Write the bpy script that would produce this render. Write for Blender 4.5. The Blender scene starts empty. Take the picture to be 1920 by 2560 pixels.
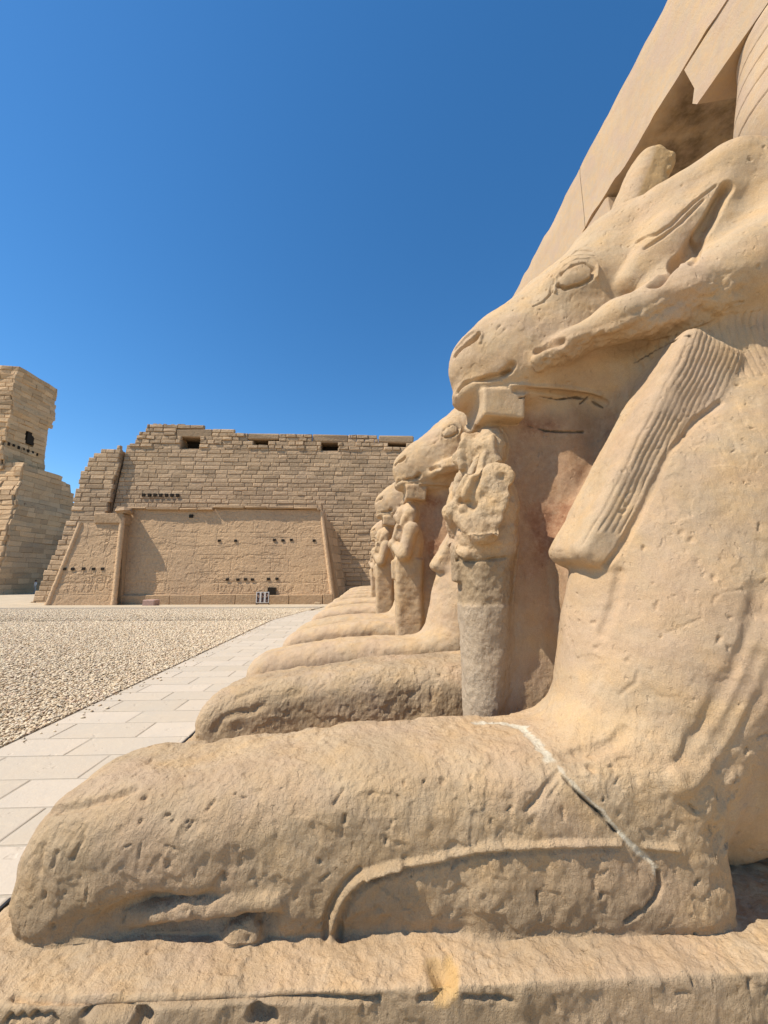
import bpy, math, random, bmesh
from concurrent.futures import ThreadPoolExecutor
import numpy as np
from mathutils import Vector, Matrix

random.seed(7)
rng = np.random.default_rng(11)
S = bpy.context.scene
COL = S.collection
R = math.radians

# ------------------------------------------------------------------ camera
CAM_PITCH, CAM_YAW = 9.404, 2.471          # degrees up, degrees to the right
cd = bpy.data.cameras.new('camera')
cam = bpy.data.objects.new('camera', cd)
COL.objects.link(cam)
cam.location = (0, 0, 1.10)
cam.rotation_euler = (R(90 + CAM_PITCH), 0, R(-CAM_YAW))
cd.sensor_fit = 'VERTICAL'
cd.sensor_height = 36.0
cd.lens = 36.0 * 960 / 2560
cd.clip_start = 0.02
cd.clip_end = 3000
S.camera = cam

# ------------------------------------------------------------------ light
SUN_TO = Vector((-0.56, -0.175, 0.82)).normalized()
el = math.asin(SUN_TO.z)
w = bpy.data.worlds.new('World')
S.world = w
w.use_nodes = True
nt = w.node_tree
sky = nt.nodes.new('ShaderNodeTexSky')
sky.sky_type = 'NISHITA'
sky.sun_disc = False
sky.sun_elevation = el
sky.sun_rotation = math.atan2(SUN_TO.x, SUN_TO.y)
sky.altitude = 300
sky.air_density = 1.0
sky.dust_density = 0.1
sky.ozone_density = 4.0
bg = nt.nodes['Background']
bg.inputs[1].default_value = 0.125
hs = nt.nodes.new('ShaderNodeHueSaturation')
hs.inputs['Saturation'].default_value = 1.24
hs.inputs['Hue'].default_value = 0.497
hs.inputs['Value'].default_value = 1.10
nt.links.new(sky.outputs[0], hs.inputs['Color'])
nt.links.new(hs.outputs[0], bg.inputs[0])
sl = bpy.data.lights.new('sun', 'SUN')
sl.energy = 5.0
sl.angle = R(0.53)
sl.color = (1.0, 0.93, 0.82)
so = bpy.data.objects.new('sun', sl)
COL.objects.link(so)
so.rotation_euler = SUN_TO.to_track_quat('Z', 'Y').to_euler()
so.location = (-20, -10, 30)
S.view_settings.view_transform = 'Standard'
S.view_settings.look = 'None'
S.view_settings.exposure = 0.34
S.view_settings.gamma = 1.0

# ------------------------------------------------------------------ numpy noise
def _hash(ix, iy, iz, seed):
    h = (ix.astype(np.uint32) * np.uint32(374761393) + iy.astype(np.uint32) * np.uint32(668265263)
         + iz.astype(np.uint32) * np.uint32(2147483647) + np.uint32(seed * 1274126177 & 0xffffffff))
    h = (h ^ (h >> np.uint32(13))) * np.uint32(1274126177)
    h = (h ^ (h >> np.uint32(15))) * np.uint32(2246822519)
    h = h ^ (h >> np.uint32(16))
    return (h & np.uint32(0xffffff)).astype(np.float32) / np.float32(0xffffff)

def vnoise(P, seed=0):
    """value noise, -1..1"""
    i = np.floor(P).astype(np.int32)
    f = (P - i).astype(np.float32)
    u = f * f * f * (f * (f * 6 - 15) + 10)
    r = 0
    for a in (0, 1):
        wa = u[:, 0] if a else 1 - u[:, 0]
        for b in (0, 1):
            wb = u[:, 1] if b else 1 - u[:, 1]
            for c in (0, 1):
                wc = u[:, 2] if c else 1 - u[:, 2]
                r = r + wa * wb * wc * _hash(i[:, 0] + a, i[:, 1] + b, i[:, 2] + c, seed)
    return r * 2 - 1

def fbm(P, sc, octv=4, seed=0, gain=0.5):
    if len(P) > 120000:
        out = np.empty(len(P), np.float32)
        def job(i): out[i:i + 60000] = fbm(P[i:i + 60000], sc, octv, seed, gain)
        with ThreadPoolExecutor(4) as ex_: list(ex_.map(job, range(0, len(P), 60000)))
        return out
    r, a, s = 0, 1.0, sc
    for o in range(octv):
        r = r + a * vnoise(P * s + 17.3 * o, seed + o)
        a *= gain
        s *= 2.03
    return r

def sstep(a, b, x):
    t = np.clip((x - a) / (b - a), 0, 1)
    return t * t * (3 - 2 * t)

# ------------------------------------------------------------------ distance functions
def smin(a, b, k):
    h = np.maximum(k - np.abs(a - b), 0) / k
    return np.minimum(a, b) - h * h * k * 0.25

def smax(a, b, k):
    return -smin(-a, -b, k)

def ell(P, c, r, ry=0.0, rz=0.0):
    q = P - np.array(c, np.float32)
    if ry:
        ca, sa = math.cos(R(ry)), math.sin(R(ry))       # tilt in the x-z plane
        q = np.stack([q[:, 0] * ca + q[:, 2] * sa, q[:, 1], -q[:, 0] * sa + q[:, 2] * ca], 1)
    if rz:
        ca, sa = math.cos(R(rz)), math.sin(R(rz))
        q = np.stack([q[:, 0] * ca + q[:, 1] * sa, -q[:, 0] * sa + q[:, 1] * ca, q[:, 2]], 1)
    r = np.array(r, np.float32)
    k0 = np.linalg.norm(q / r, axis=1)
    k1 = np.linalg.norm(q / (r * r), axis=1) + 1e-6
    return k0 * (k0 - 1) / k1

def box(P, c, h, r=0.02, ry=0.0):
    q = P - np.array(c, np.float32)
    if ry:
        ca, sa = math.cos(R(ry)), math.sin(R(ry))
        q = np.stack([q[:, 0] * ca + q[:, 2] * sa, q[:, 1], -q[:, 0] * sa + q[:, 2] * ca], 1)
    q = np.abs(q) - (np.array(h, np.float32) - r)
    return np.linalg.norm(np.maximum(q, 0), axis=1) + np.minimum(q.max(1), 0) - r

def caps(P, a, b, ra, rb, fy=1.0):
    """tapered capsule; fy squashes it in y"""
    a = np.array(a, np.float32); b = np.array(b, np.float32)
    s = np.array((1, 1 / fy, 1), np.float32)
    q = (P - a) * s
    d = (b - a) * s
    t = np.clip(q @ d / (d @ d), 0, 1)
    return np.linalg.norm(q - t[:, None] * d, axis=1) - (ra + (rb - ra) * t)

def chain(P, pts, fy=1.0, k=0.0):
    r = None
    for (a, ra), (b, rb) in zip(pts[:-1], pts[1:]):
        d = caps(P, a, b, ra, rb, fy)
        r = d if r is None else (np.minimum(r, d) if k <= 0 else smin(r, d, k))
    return r

def poly2(x, z, pts):
    """distance in a plane to an open polyline and the fraction along it"""
    best = np.full(x.shape, 9.0, np.float32); bt = np.zeros(x.shape, np.float32)
    n = len(pts) - 1
    for i in range(n):
        ax, az = pts[i]; bx, bz = pts[i + 1]
        dx, dz = bx - ax, bz - az
        t = np.clip(((x - ax) * dx + (z - az) * dz) / (dx * dx + dz * dz + 1e-9), 0, 1)
        d = np.hypot(x - ax - t * dx, z - az - t * dz)
        m = d < best
        best = np.where(m, d, best); bt = np.where(m, (i + t) / n, bt)
    return best, bt

# ------------------------------------------------------------------ mesher (sparse surface nets)
def mesh_sdf(f, lo, hi, h, slack=1.6):
    B = 8
    lo = np.array(lo, np.float32); hi = np.array(hi, np.float32)
    nb = np.ceil((hi - lo) / (h * B)).astype(int) + 1
    gi = np.stack(np.meshgrid(*[np.arange(n) for n in nb], indexing='ij'), -1).reshape(-1, 3)
    cen = lo + (gi + 0.5) * (h * B)
    def ev(P):
        out = np.empty(len(P), np.float32)
        def job(s):
            out[s:s + 60000] = f(P[s:s + 60000].astype(np.float32))
        with ThreadPoolExecutor(4) as ex_:
            list(ex_.map(job, range(0, len(P), 60000)))
        return out
    act = gi[np.abs(ev(cen)) < h * B * 0.87 * slack]
    k9 = np.arange(B + 1)
    off = np.stack(np.meshgrid(k9, k9, k9, indexing='ij'), -1)
    verts, cid = [], []
    ex = [[], [], []]
    NY, NZ = nb[1] * B + 2, nb[2] * B + 2
    def key(I):
        return (I[..., 0].astype(np.int64) * NY + I[..., 1]) * NZ + I[..., 2]
    for s in range(0, len(act), 1500):
        a = act[s:s + 1500]
        I = a[:, None, None, None, :] * B + off[None]
        V = ev((lo + I.reshape(-1, 3) * h)).reshape(I.shape[:4])
        sg = V < 0
        c = sum(sg[:, i:B + i, j:B + j, k:B + k].astype(np.int8) for i in (0, 1) for j in (0, 1) for k in (0, 1))
        b_, i_, j_, k_ = np.nonzero((c > 0) & (c < 8))
        if len(b_) == 0:
            continue
        acc = np.zeros((len(b_), 3), np.float32); cnt = np.zeros(len(b_), np.float32)
        for ax in range(3):
            o1, o2 = [q for q in range(3) if q != ax]
            for p in (0, 1):
                for q in (0, 1):
                    d0 = [0, 0, 0]; d0[o1] = p; d0[o2] = q
                    d1 = list(d0); d1[ax] = 1
                    v0 = V[b_, i_ + d0[0], j_ + d0[1], k_ + d0[2]]
                    v1 = V[b_, i_ + d1[0], j_ + d1[1], k_ + d1[2]]
                    m = (v0 < 0) != (v1 < 0)
                    t = np.where(m, v0 / np.where(m, v0 - v1, 1), 0)
                    pt = np.tile(np.array(d0, np.float32), (len(b_), 1)); pt[:, ax] += t
                    acc += pt * m[:, None]; cnt += m
        base = I[b_, i_, j_, k_]
        verts.append(lo + (base + acc / cnt[:, None]) * h)
        cid.append(key(base))
        for ax in range(3):
            e = [0, 0, 0]; e[ax] = 1
            s0 = sg[:, :B, :B, :B]; s1 = sg[:, e[0]:B + e[0], e[1]:B + e[1], e[2]:B + e[2]]
            b2, i2, j2, k2 = np.nonzero(s0 != s1)
            ex[ax].append((I[b2, i2, j2, k2], s0[b2, i2, j2, k2]))
    verts = np.concatenate(verts); cid = np.concatenate(cid)
    o = np.argsort(cid); cid = cid[o]; verts = verts[o]
    quads = []
    for ax in range(3):
        E = np.concatenate([q[0] for q in ex[ax]]); sgn = np.concatenate([q[1] for q in ex[ax]])
        o1, o2 = [(1, 2), (2, 0), (0, 1)][ax]
        qs = []; ok = np.ones(len(E), bool)
        for p, q in ((-1, -1), (0, -1), (0, 0), (-1, 0)):
            C = E.copy(); C[:, o1] += p; C[:, o2] += q
            kk = key(C)
            ix = np.clip(np.searchsorted(cid, kk), 0, len(cid) - 1)
            ok &= cid[ix] == kk
            qs.append(ix)
        Q = np.stack(qs, 1)
        Q = np.where(sgn[:, None], Q, Q[:, ::-1])
        quads.append(Q[ok])
    return verts, np.concatenate(quads)

def vnormals(V, Q):
    n = np.cross(V[Q[:, 2]] - V[Q[:, 0]], V[Q[:, 3]] - V[Q[:, 1]])
    N = np.zeros_like(V)
    for c in range(4):
        for a in range(3):
            N[:, a] += np.bincount(Q[:, c], n[:, a], len(V)).astype(V.dtype)
    return N / (np.linalg.norm(N, axis=1, keepdims=True) + 1e-12)

# ------------------------------------------------------------------ scene helpers
def link(o, parent=None):
    COL.objects.link(o)
    if parent is not None:
        o.parent = parent
    return o

def tag(o, label=None, cat=None, group=None, kind=None):
    if label: o['label'] = label
    if cat: o['category'] = cat
    if group: o['group'] = group
    if kind: o['kind'] = kind
    return o

def empty(name, loc=(0, 0, 0), rz=0):
    o = bpy.data.objects.new(name, None)
    o.location = loc
    o.rotation_euler = (0, 0, rz)
    o.empty_display_size = 0.2
    return link(o)

def np_mesh(name, V, F, mat=None, parent=None, smooth=True, normals=None, attrs=None):
    V = np.ascontiguousarray(V, np.float32); F = np.ascontiguousarray(F, np.int32)
    me = bpy.data.meshes.new(name)
    k = F.shape[1]
    me.vertices.add(len(V)); me.vertices.foreach_set('co', V.ravel())
    me.loops.add(F.size); me.loops.foreach_set('vertex_index', F.ravel())
    me.polygons.add(len(F))
    me.polygons.foreach_set('loop_start', np.arange(0, F.size, k, dtype=np.int32))
    me.polygons.foreach_set('loop_total', np.full(len(F), k, np.int32))
    me.update(calc_edges=True)
    me.polygons.foreach_set('use_smooth', np.full(len(F), smooth))
    for an, av in (attrs or {}).items():
        a = me.attributes.new(an, 'FLOAT', 'POINT')
        a.data.foreach_set('value', np.ascontiguousarray(av, np.float32))
    if normals is not None:
        me.normals_split_custom_set_from_vertices(np.asarray(normals, np.float64))
    if mat: me.materials.append(mat)
    o = bpy.data.objects.new(name, me)
    return link(o, parent)

class MB:
    """collects faces, builds ONE mesh object"""
    def __init__(s): s.v = []; s.f = []
    def add(s, vs, fs):
        n = len(s.v); s.v += [tuple(v) for v in vs]; s.f += [tuple(i + n for i in f) for f in fs]
    def box(s, lo, hi, bev=0.0, jit=0.0):
        (x0, y0, z0), (x1, y1, z1) = lo, hi
        b = bev
        if b <= 0:
            vs = [(x0, y0, z0), (x1, y0, z0), (x1, y1, z0), (x0, y1, z0), (x0, y0, z1), (x1, y0, z1), (x1, y1, z1), (x0, y1, z1)]
            fs = [(0, 3, 2, 1), (4, 5, 6, 7), (0, 1, 5, 4), (1, 2, 6, 5), (2, 3, 7, 6), (3, 0, 4, 7)]
            s.add(vs, fs); return
        bm = bmesh.new()
        bmesh.ops.create_cube(bm, size=1)
        for v in bm.verts:
            v.co = Vector(((x0 + x1) / 2 + v.co.x * (x1 - x0), (y0 + y1) / 2 + v.co.y * (y1 - y0), (z0 + z1) / 2 + v.co.z * (z1 - z0)))
        bmesh.ops.bevel(bm, geom=bm.edges[:], offset=b, segments=1, affect='EDGES', profile=0.5)
        if jit:
            for v in bm.verts:
                v.co += Vector((random.uniform(-jit, jit), random.uniform(-jit, jit), random.uniform(-jit, jit)))
        bm.verts.index_update()
        s.add([v.co[:] for v in bm.verts], [[v.index for v in f.verts] for f in bm.faces])
        bm.free()
    def prism(s, pts, y0, y1):
        """outline in x-z pushed from y0 to y1"""
        n = len(pts)
        vs = [(p[0], y0, p[1]) for p in pts] + [(p[0], y1, p[1]) for p in pts]
        s.add(vs, [tuple(range(n))[::-1], tuple(range(n, 2 * n))] + [(i, (i + 1) % n, n + (i + 1) % n, n + i) for i in range(n)])
    def build(s, name, mat, parent=None, smooth=False):
        me = bpy.data.meshes.new(name)
        me.from_pydata(s.v, [], s.f)
        bm = bmesh.new(); bm.from_mesh(me)
        bmesh.ops.recalc_face_normals(bm, faces=bm.faces[:])
        bm.to_mesh(me); bm.free()
        if smooth: me.polygons.foreach_set('use_smooth', [True] * len(me.polygons))
        me.materials.append(mat)
        return link(bpy.data.objects.new(name, me), parent)

def settle(root):
    """parts were built in world coordinates: hang them on their root where they stand"""
    for ch in COL.objects:
        if ch.parent == root:
            ch.location = ch.location - root.location

def copy_tree(o, parent=None):
    c = o.copy(); COL.objects.link(c)
    if parent is not None: c.parent = parent
    for ch in [q for q in ORIG if q.parent == o]:
        copy_tree(ch, c)
    return c
ORIG = []

# ------------------------------------------------------------------ materials
class NT:
    def __init__(s, name, rough=0.9):
        s.m = bpy.data.materials.new(name); s.m.use_nodes = True
        s.t = s.m.node_tree; s.b = s.t.nodes['Principled BSDF']
        s.b.inputs['Roughness'].default_value = rough
        s.b.inputs['Specular IOR Level'].default_value = 0.15
        s.pos = s.t.nodes.new('ShaderNodeNewGeometry').outputs['Position']
    def n(s, t, **kw):
        o = s.t.nodes.new(t)
        for k, v in kw.items(): setattr(o, k, v)
        return o
    def L(s, a, b): s.t.links.new(a, b)
    def scaled(s, sx, sy, sz, rz=0, rx=0, ry=0):
        m = s.n('ShaderNodeMapping'); m.inputs['Scale'].default_value = (sx, sy, sz)
        m.inputs['Rotation'].default_value = (rx, ry, rz)
        s.L(s.pos, m.inputs[0]); return m.outputs[0]
    def noise(s, sc, det=4, rough=0.55, vec=None, dist=0.0):
        o = s.n('ShaderNodeTexNoise'); o.inputs['Scale'].default_value = sc
        o.inputs['Detail'].default_value = det; o.inputs['Roughness'].default_value = rough
        o.inputs['Distortion'].default_value = dist
        s.L(vec or s.pos, o.inputs['Vector']); return o.outputs['Fac']
    def voro(s, sc, feat='F1', vec=None, rnd=1.0, out='Distance'):
        o = s.n('ShaderNodeTexVoronoi', feature=feat); o.inputs['Scale'].default_value = sc
        o.inputs['Randomness'].default_value = rnd
        s.L(vec or s.pos, o.inputs['Vector']); return o.outputs[out]
    def ramp(s, fac, stops, interp='LINEAR'):
        o = s.n('ShaderNodeValToRGB'); o.color_ramp.interpolation = interp
        el = o.color_ramp.elements
        while len(el) < len(stops): el.new(0.5)
        for e, (p, c) in zip(el, stops):
            e.position = p; e.color = (*c, 1) if not isinstance(c, float) else (c, c, c, 1)
        s.L(fac, o.inputs[0]); return o.outputs[0]
    def mix(s, fac, a, b, mode='MIX'):
        o = s.n('ShaderNodeMix', data_type='RGBA', blend_type=mode)
        for inp, v in ((0, fac), (6, a), (7, b)):
            if isinstance(v, (int, float)): o.inputs[inp].default_value = v
            elif isinstance(v, tuple): o.inputs[inp].default_value = (*v, 1)
            else: s.L(v, o.inputs[inp])
        return o.outputs[2]
    def math(s, op, a, b=0.0):
        o = s.n('ShaderNodeMath', operation=op)
        for i, v in ((0, a), (1, b)):
            if isinstance(v, (int, float)): o.inputs[i].default_value = v
            else: s.L(v, o.inputs[i])
        return o.outputs[0]
    def attr(s, name):
        return s.n('ShaderNodeAttribute', attribute_name=name).outputs['Fac']
    def bump(s, h, dist, strength=1.0, prev=None):
        o = s.n('ShaderNodeBump'); o.inputs['Distance'].default_value = dist
        o.inputs['Strength'].default_value = strength
        s.L(h, o.inputs['Height'])
        if prev is not None: s.L(prev, o.inputs['Normal'])
        return o.outputs[0]
    def out(s, col, nrm=None):
        if isinstance(col, tuple): s.b.inputs['Base Color'].default_value = (*col, 1)
        else: s.L(col, s.b.inputs['Base Color'])
        if nrm is not None: s.L(nrm, s.b.inputs['Normal'])
        return s.m

def mul(c, k): return tuple(x * k for x in c)

def sandstone(name, base=(0.490, 0.358, 0.222), fine=1.0, attrs=True, stain=False):
    m = NT(name)
    big = m.noise(1.3, 5, 0.6)
    mid = m.noise(9, 5, 0.6)
    c = m.mix(m.ramp(big, [(0.35, 0.0), (0.68, 1.0)]), mul(base, 0.93), (base[0] * 1.06, base[1] * 1.05, base[2] * 1.02))
    c = m.mix(m.ramp(mid, [(0.4, 0.0), (0.75, 1.0)]), c, (base[0] * 1.12, base[1] * 1.0, base[2] * 0.80), 'MIX')
    pk = m.noise(1.9, 4, 0.6, dist=0.6)
    c = m.mix(m.math('MULTIPLY', m.ramp(pk, [(0.48, 0.0), (0.62, 1.0)]), 0.55), c, (base[0] * 0.94, base[1] * 0.90, base[2] * 0.98))
    strata = m.noise(2.2, 4, 0.6, m.scaled(0.5, 0.5, 3.2))
    c = m.mix(m.math('MULTIPLY', m.ramp(strata, [(0.5, 0.0), (0.72, 1.0)]), 0.45), c, (base[0] * 0.98, base[1] * 0.86, base[2] * 0.78))
    grain = m.noise(240, 2, 0.6)
    c = m.mix(1.0, c, m.ramp(grain, [(0.25, 0.86), (0.75, 1.12)]), 'MULTIPLY')
    if attrs:
        c = m.mix(m.attr('brown'), c, m.mix(1.0, m.ramp(m.noise(11, 5, 0.7), [(0.3, (0.20, 0.145, 0.085)), (0.7, (0.36, 0.265, 0.165))]), m.ramp(grain, [(0.25, 0.86), (0.75, 1.12)]), 'MULTIPLY'))
        c = m.mix(m.attr('red'), c, m.ramp(m.noise(30, 4, 0.7), [(0.3, (0.20, 0.085, 0.045)), (0.5, (0.29, 0.145, 0.08)), (0.72, (0.40, 0.25, 0.15))]))
        c = m.mix(m.attr('grey'), c, m.ramp(m.noise(60, 4, 0.7), [(0.3, (0.37, 0.29, 0.20)), (0.7, (0.49, 0.39, 0.28))]))
        c = m.mix(m.attr('white'), c, m.ramp(m.noise(90, 3, 0.6), [(0.3, (0.52, 0.44, 0.31)), (0.7, (0.66, 0.59, 0.45))]))
        c = m.mix(m.attr('yellow'), c, (0.52, 0.33, 0.14))
        c = m.mix(m.attr('dark'), c, (0.10, 0.075, 0.05))
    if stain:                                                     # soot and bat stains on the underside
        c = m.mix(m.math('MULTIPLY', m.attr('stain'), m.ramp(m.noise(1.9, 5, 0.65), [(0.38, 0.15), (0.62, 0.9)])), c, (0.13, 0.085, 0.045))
    # worn, pitted surface
    n1 = m.noise(22, 6, 0.62)
    if attrs: n1 = m.math('MULTIPLY', n1, m.attr('rough'))
    pat = m.noise(2.6, 6, 0.68, dist=0.4)                         # darker weather crust in patches
    c = m.mix(m.math('MULTIPLY', m.ramp(pat, [(0.46, 0.0), (0.66, 1.0)]), 0.45 if attrs else 0.2), c, (base[0] * 0.62, base[1] * 0.60, base[2] * 0.58))
    spk = m.noise(120, 3, 0.7)
    c = m.mix(m.ramp(spk, [(0.62, 0.0), (0.74, 0.40 if attrs else 0.12)]), c, (base[0] * 0.5, base[1] * 0.47, base[2] * 0.42))
    b = m.bump(n1, 0.022 * fine, 0.6)
    chis = m.noise(70, 4, 0.6, m.scaled(1.0, 1.0, 0.45, rz=0.3, ry=0.5))
    if attrs: chis = m.math('MULTIPLY', chis, m.attr('rough'))
    b = m.bump(chis, 0.010 * fine, 0.8, b)
    warp = m.n('ShaderNodeTexNoise'); warp.inputs['Scale'].default_value = 30; warp.inputs['Detail'].default_value = 3
    m.L(m.pos, warp.inputs['Vector'])
    vm = m.n('ShaderNodeVectorMath', operation='MULTIPLY_ADD'); m.L(warp.outputs['Color'], vm.inputs[0])
    vm.inputs[1].default_value = (.03, .03, .03); m.L(m.scaled(1, 1, 0.55, ry=0.5), vm.inputs[2])
    pit = m.voro(34, vec=vm.outputs[0])
    pm = m.math('MULTIPLY', m.ramp(pit, [(0.06, 0.0), (0.26, 1.0)]), 1.0)
    gate = m.ramp(m.noise(6, 3, 0.6), [(0.47, 1.0), (0.60, 0.0)])
    pm2 = m.math('MAXIMUM', pm, gate)
    b = m.bump(pm2, 0.009 * fine, 0.5, b)
    g2 = m.noise(330, 3, 0.7)
    b = m.bump(g2, 0.0032 * fine, 0.8, b)
    return m.out(c, b)

M = {}
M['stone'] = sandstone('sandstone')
M['stone_far'] = sandstone('sandstone_distant', fine=1.3)
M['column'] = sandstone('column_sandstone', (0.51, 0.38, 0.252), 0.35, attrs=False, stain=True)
M['plinth'] = sandstone('plinth_sandstone', (0.50, 0.37, 0.235), 1.0)

def masonry_mat(name, base):
    m = NT(name)
    v = m.attr('tone')
    c = m.mix(m.ramp(m.noise(0.35, 5, 0.6), [(0.3, 0.0), (0.7, 1.0)]), mul(base, 0.9), (base[0] * 1.08, base[1] * 1.06, base[2]))
    c = m.mix(1.0, c, m.ramp(v, [(0.0, 0.80), (1.0, 1.18)]), 'MULTIPLY')
    c = m.mix(1.0, c, m.ramp(m.noise(7, 5, 0.7), [(0.25, 0.8), (0.75, 1.15)]), 'MULTIPLY')
    b = m.bump(m.noise(5, 6, 0.65), 0.09, 0.8)
    b = m.bump(m.noise(24, 4, 0.65), 0.02, 0.8, b)
    return m.out(c, b)
M['masonry'] = masonry_mat('weathered_masonry', (0.45, 0.315, 0.195))
M['relief'] = masonry_mat('relief_wall_stone', (0.53, 0.355, 0.21))
M['tower'] = masonry_mat('tower_stone', (0.56, 0.375, 0.215))
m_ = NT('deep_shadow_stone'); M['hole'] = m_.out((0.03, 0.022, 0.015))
m_ = NT('dark_metal', 0.5); M['metal'] = m_.out((0.03, 0.03, 0.032))
def plain(name, col, rough=0.7, var=0.12):
    m = NT(name, rough)
    return m.out(m.mix(1.0, col, m.ramp(m.noise(14, 4, 0.6), [(0.3, 1 - var), (0.7, 1 + var)]), 'MULTIPLY'), m.bump(m.noise(60, 3), 0.004, 0.5))
# ------------------------------------------------------------------ ground, gravel, paved path
def fall(Y):
    return np.interp(Y, [10, 28, 50, 70], [0, .86, 1.02, 1.02])
def ground_z(X, Y):
    return -fall(Y) * sstep(-.95, -1.6, X) - np.interp(Y, [22, 30], [0, .86]) * sstep(-1.6, -.95, X)

def grid_sheet(name, xs, ys, zfun, mat, kind='structure'):
    X, Y = np.meshgrid(xs, ys, indexing='ij')
    V = np.stack([X, Y, zfun(X, Y)], -1).reshape(-1, 3)
    nx, ny = X.shape
    i = (np.arange(nx - 1)[:, None] * ny + np.arange(ny - 1)[None]).ravel()
    F = np.stack([i, i + ny, i + ny + 1, i + 1], 1)
    return tag(np_mesh(name, V, F, mat), kind=kind)

m = NT('sand')
c = m.mix(m.ramp(m.noise(.8, 5, .6), [(.3, 0.), (.7, 1.)]), (.42, .33, .22), (.54, .44, .31))
c = m.mix(1.0, c, m.ramp(m.noise(40, 4, .7), [(.25, .85), (.75, 1.12)]), 'MULTIPLY')
M['sand'] = m.out(c, m.bump(m.noise(18, 5, .65), .03, .6))
xs = np.concatenate([[-900, -300, -120, -80], np.arange(-60, -3, 1.5), [-2.34, -1.6, -1.43, -1.28, -1.11, -.95], np.arange(0, 14, 2), [20, 40, 120, 300, 900]])
ys = np.concatenate([[-300, -60, -20], np.arange(-8, 34, 1.), np.arange(36, 72, 3), [100, 250, 1000, 2500]])
grid_sheet('court_ground', xs, ys, lambda X, Y: ground_z(X, Y) - .03, M['sand'])

m = NT('gravel_bed')
v1 = m.voro(36, out='Color'); v2 = m.voro(36)
c = m.ramp(m.n('ShaderNodeSeparateColor').outputs[0], [(0, (.3, .3, .3)), (1, (.3, .3, .3))])
sep = m.n('ShaderNodeSeparateColor'); m.L(v1, sep.inputs[0])
c = m.ramp(sep.outputs[0], [(0.0, (.36, .28, .19)), (.4, (.52, .42, .30)), (.75, (.58, .49, .37)), (1.0, (.42, .37, .31))])
c = m.mix(m.ramp(v2, [(.5, 0.), (.9, 1.)]), c, (.24, .19, .13))
M['gravel_bed'] = m.out(c, m.bump(m.ramp(v2, [(.0, 1.), (.75, 0.)], 'EASE'), .03, 1.0))
xg = np.concatenate([np.arange(-40, -6, 1.), np.arange(-6, -2.4, .3), [-2.345]])
grid_sheet('gravel_bed', xg, np.concatenate([np.arange(-6, 22.6, .5)]), lambda X, Y: ground_z(X, Y) - .012 + .012 * np.sin(X * 1.7) * np.sin(Y * 1.3) - np.where(Y > 21.9, .04, 0), M['gravel_bed'])

# pebbles: one low-poly stone, many sizes and turns, joined into one sheet of loose gravel
bm = bmesh.new(); bmesh.ops.create_icosphere(bm, subdivisions=1, radius=1)
bm.verts.index_update()
PV = np.array([v.co[:] for v in bm.verts], np.float32); PF = np.array([[v.index for v in f.verts] for f in bm.faces], np.int32)
bm.free()
def pebbles(name, pts, size, mat, seed):
    g = np.random.default_rng(seed)
    n = len(pts)
    sc = np.exp(g.normal(0, .28, (n, 1))) * size * np.stack([g.uniform(.8, 1.45, n), g.uniform(.6, 1.0, n), g.uniform(.4, .65, n)], 1)
    shp = PV[None] * (1 + g.uniform(-.16, .16, (n, len(PV), 1)))
    V = shp * sc[:, None, :]
    a = g.uniform(0, 6.283, n); t = g.normal(0, .28, n)
    x, y, z = V[..., 0], V[..., 1], V[..., 2]
    x, z = x * np.cos(t)[:, None] - z * np.sin(t)[:, None], x * np.sin(t)[:, None] + z * np.cos(t)[:, None]
    x, y = x * np.cos(a)[:, None] - y * np.sin(a)[:, None], x * np.sin(a)[:, None] + y * np.cos(a)[:, None]
    V = np.stack([x, y, z], -1) + pts[:, None, :]
    F = (PF[None] + (np.arange(n) * len(PV))[:, None, None]).reshape(-1, 3)
    return np_mesh(name, V.reshape(-1, 3), F, mat, None, True, None, {'tone': np.repeat(g.uniform(0, 1, n), len(PV))})
m = NT('pebble')
c = m.ramp(m.attr('tone'), [(0, (.45, .32, .19)), (.25, (.62, .48, .31)), (.6, (.67, .55, .38)), (.85, (.54, .45, .33)), (1, (.62, .44, .30))])
c = m.mix(1.0, c, m.ramp(m.noise(90, 3), [(.3, .88), (.7, 1.1)]), 'MULTIPLY')
M['pebble'] = m.out(c, m.bump(m.noise(160, 3), .003, .5))
n = 175000
Y = np.concatenate([rng.uniform(0, 1, 118000) ** .62 * 9.0 + .8, rng.uniform(0, 1, n - 118000) ** .7 * 9 + 9.2])
X = -2.36 - rng.uniform(0, 1, n) ** 1.15 * np.maximum(.98 * Y - 1.0, 1.4)
pts = np.stack([X, Y, ground_z(X, Y) + .002 + rng.uniform(-.004, .014, n)], 1)
size = (.0112 + .0009 * np.clip(Y - 4, 0, 9))[:, None]
tag(pebbles('gravel', pts, size, M['pebble'], 3), 'loose pale pebble gravel spread over the court left of the path', 'gravel', kind='stuff')
n = 220                                    # pebbles kicked on to the paving
Y = rng.uniform(1.5, 13, n); X = -2.335 + np.abs(rng.normal(0, .09, n))
pts = np.stack([X, Y, -fall(Y) + .017], 1)
tag(pebbles('stray_pebbles', pts, .0085, M['pebble'], 6), 'stray pebbles spilled along the left edge of the paving', 'gravel', kind='stuff')
n = 5200
X = rng.uniform(-1.185, -.99, n); Y = rng.uniform(-1, 1, n) * 8.5 + 8
pts = np.stack([X, Y, ground_z(X, Y) + rng.uniform(-.01, .02, n)], 1)
tag(pebbles('gravel_strip', pts, .0155, M['pebble'], 4), 'narrow strip of pebbles between the paved path and the sphinx bases', 'gravel', kind='stuff')

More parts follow.
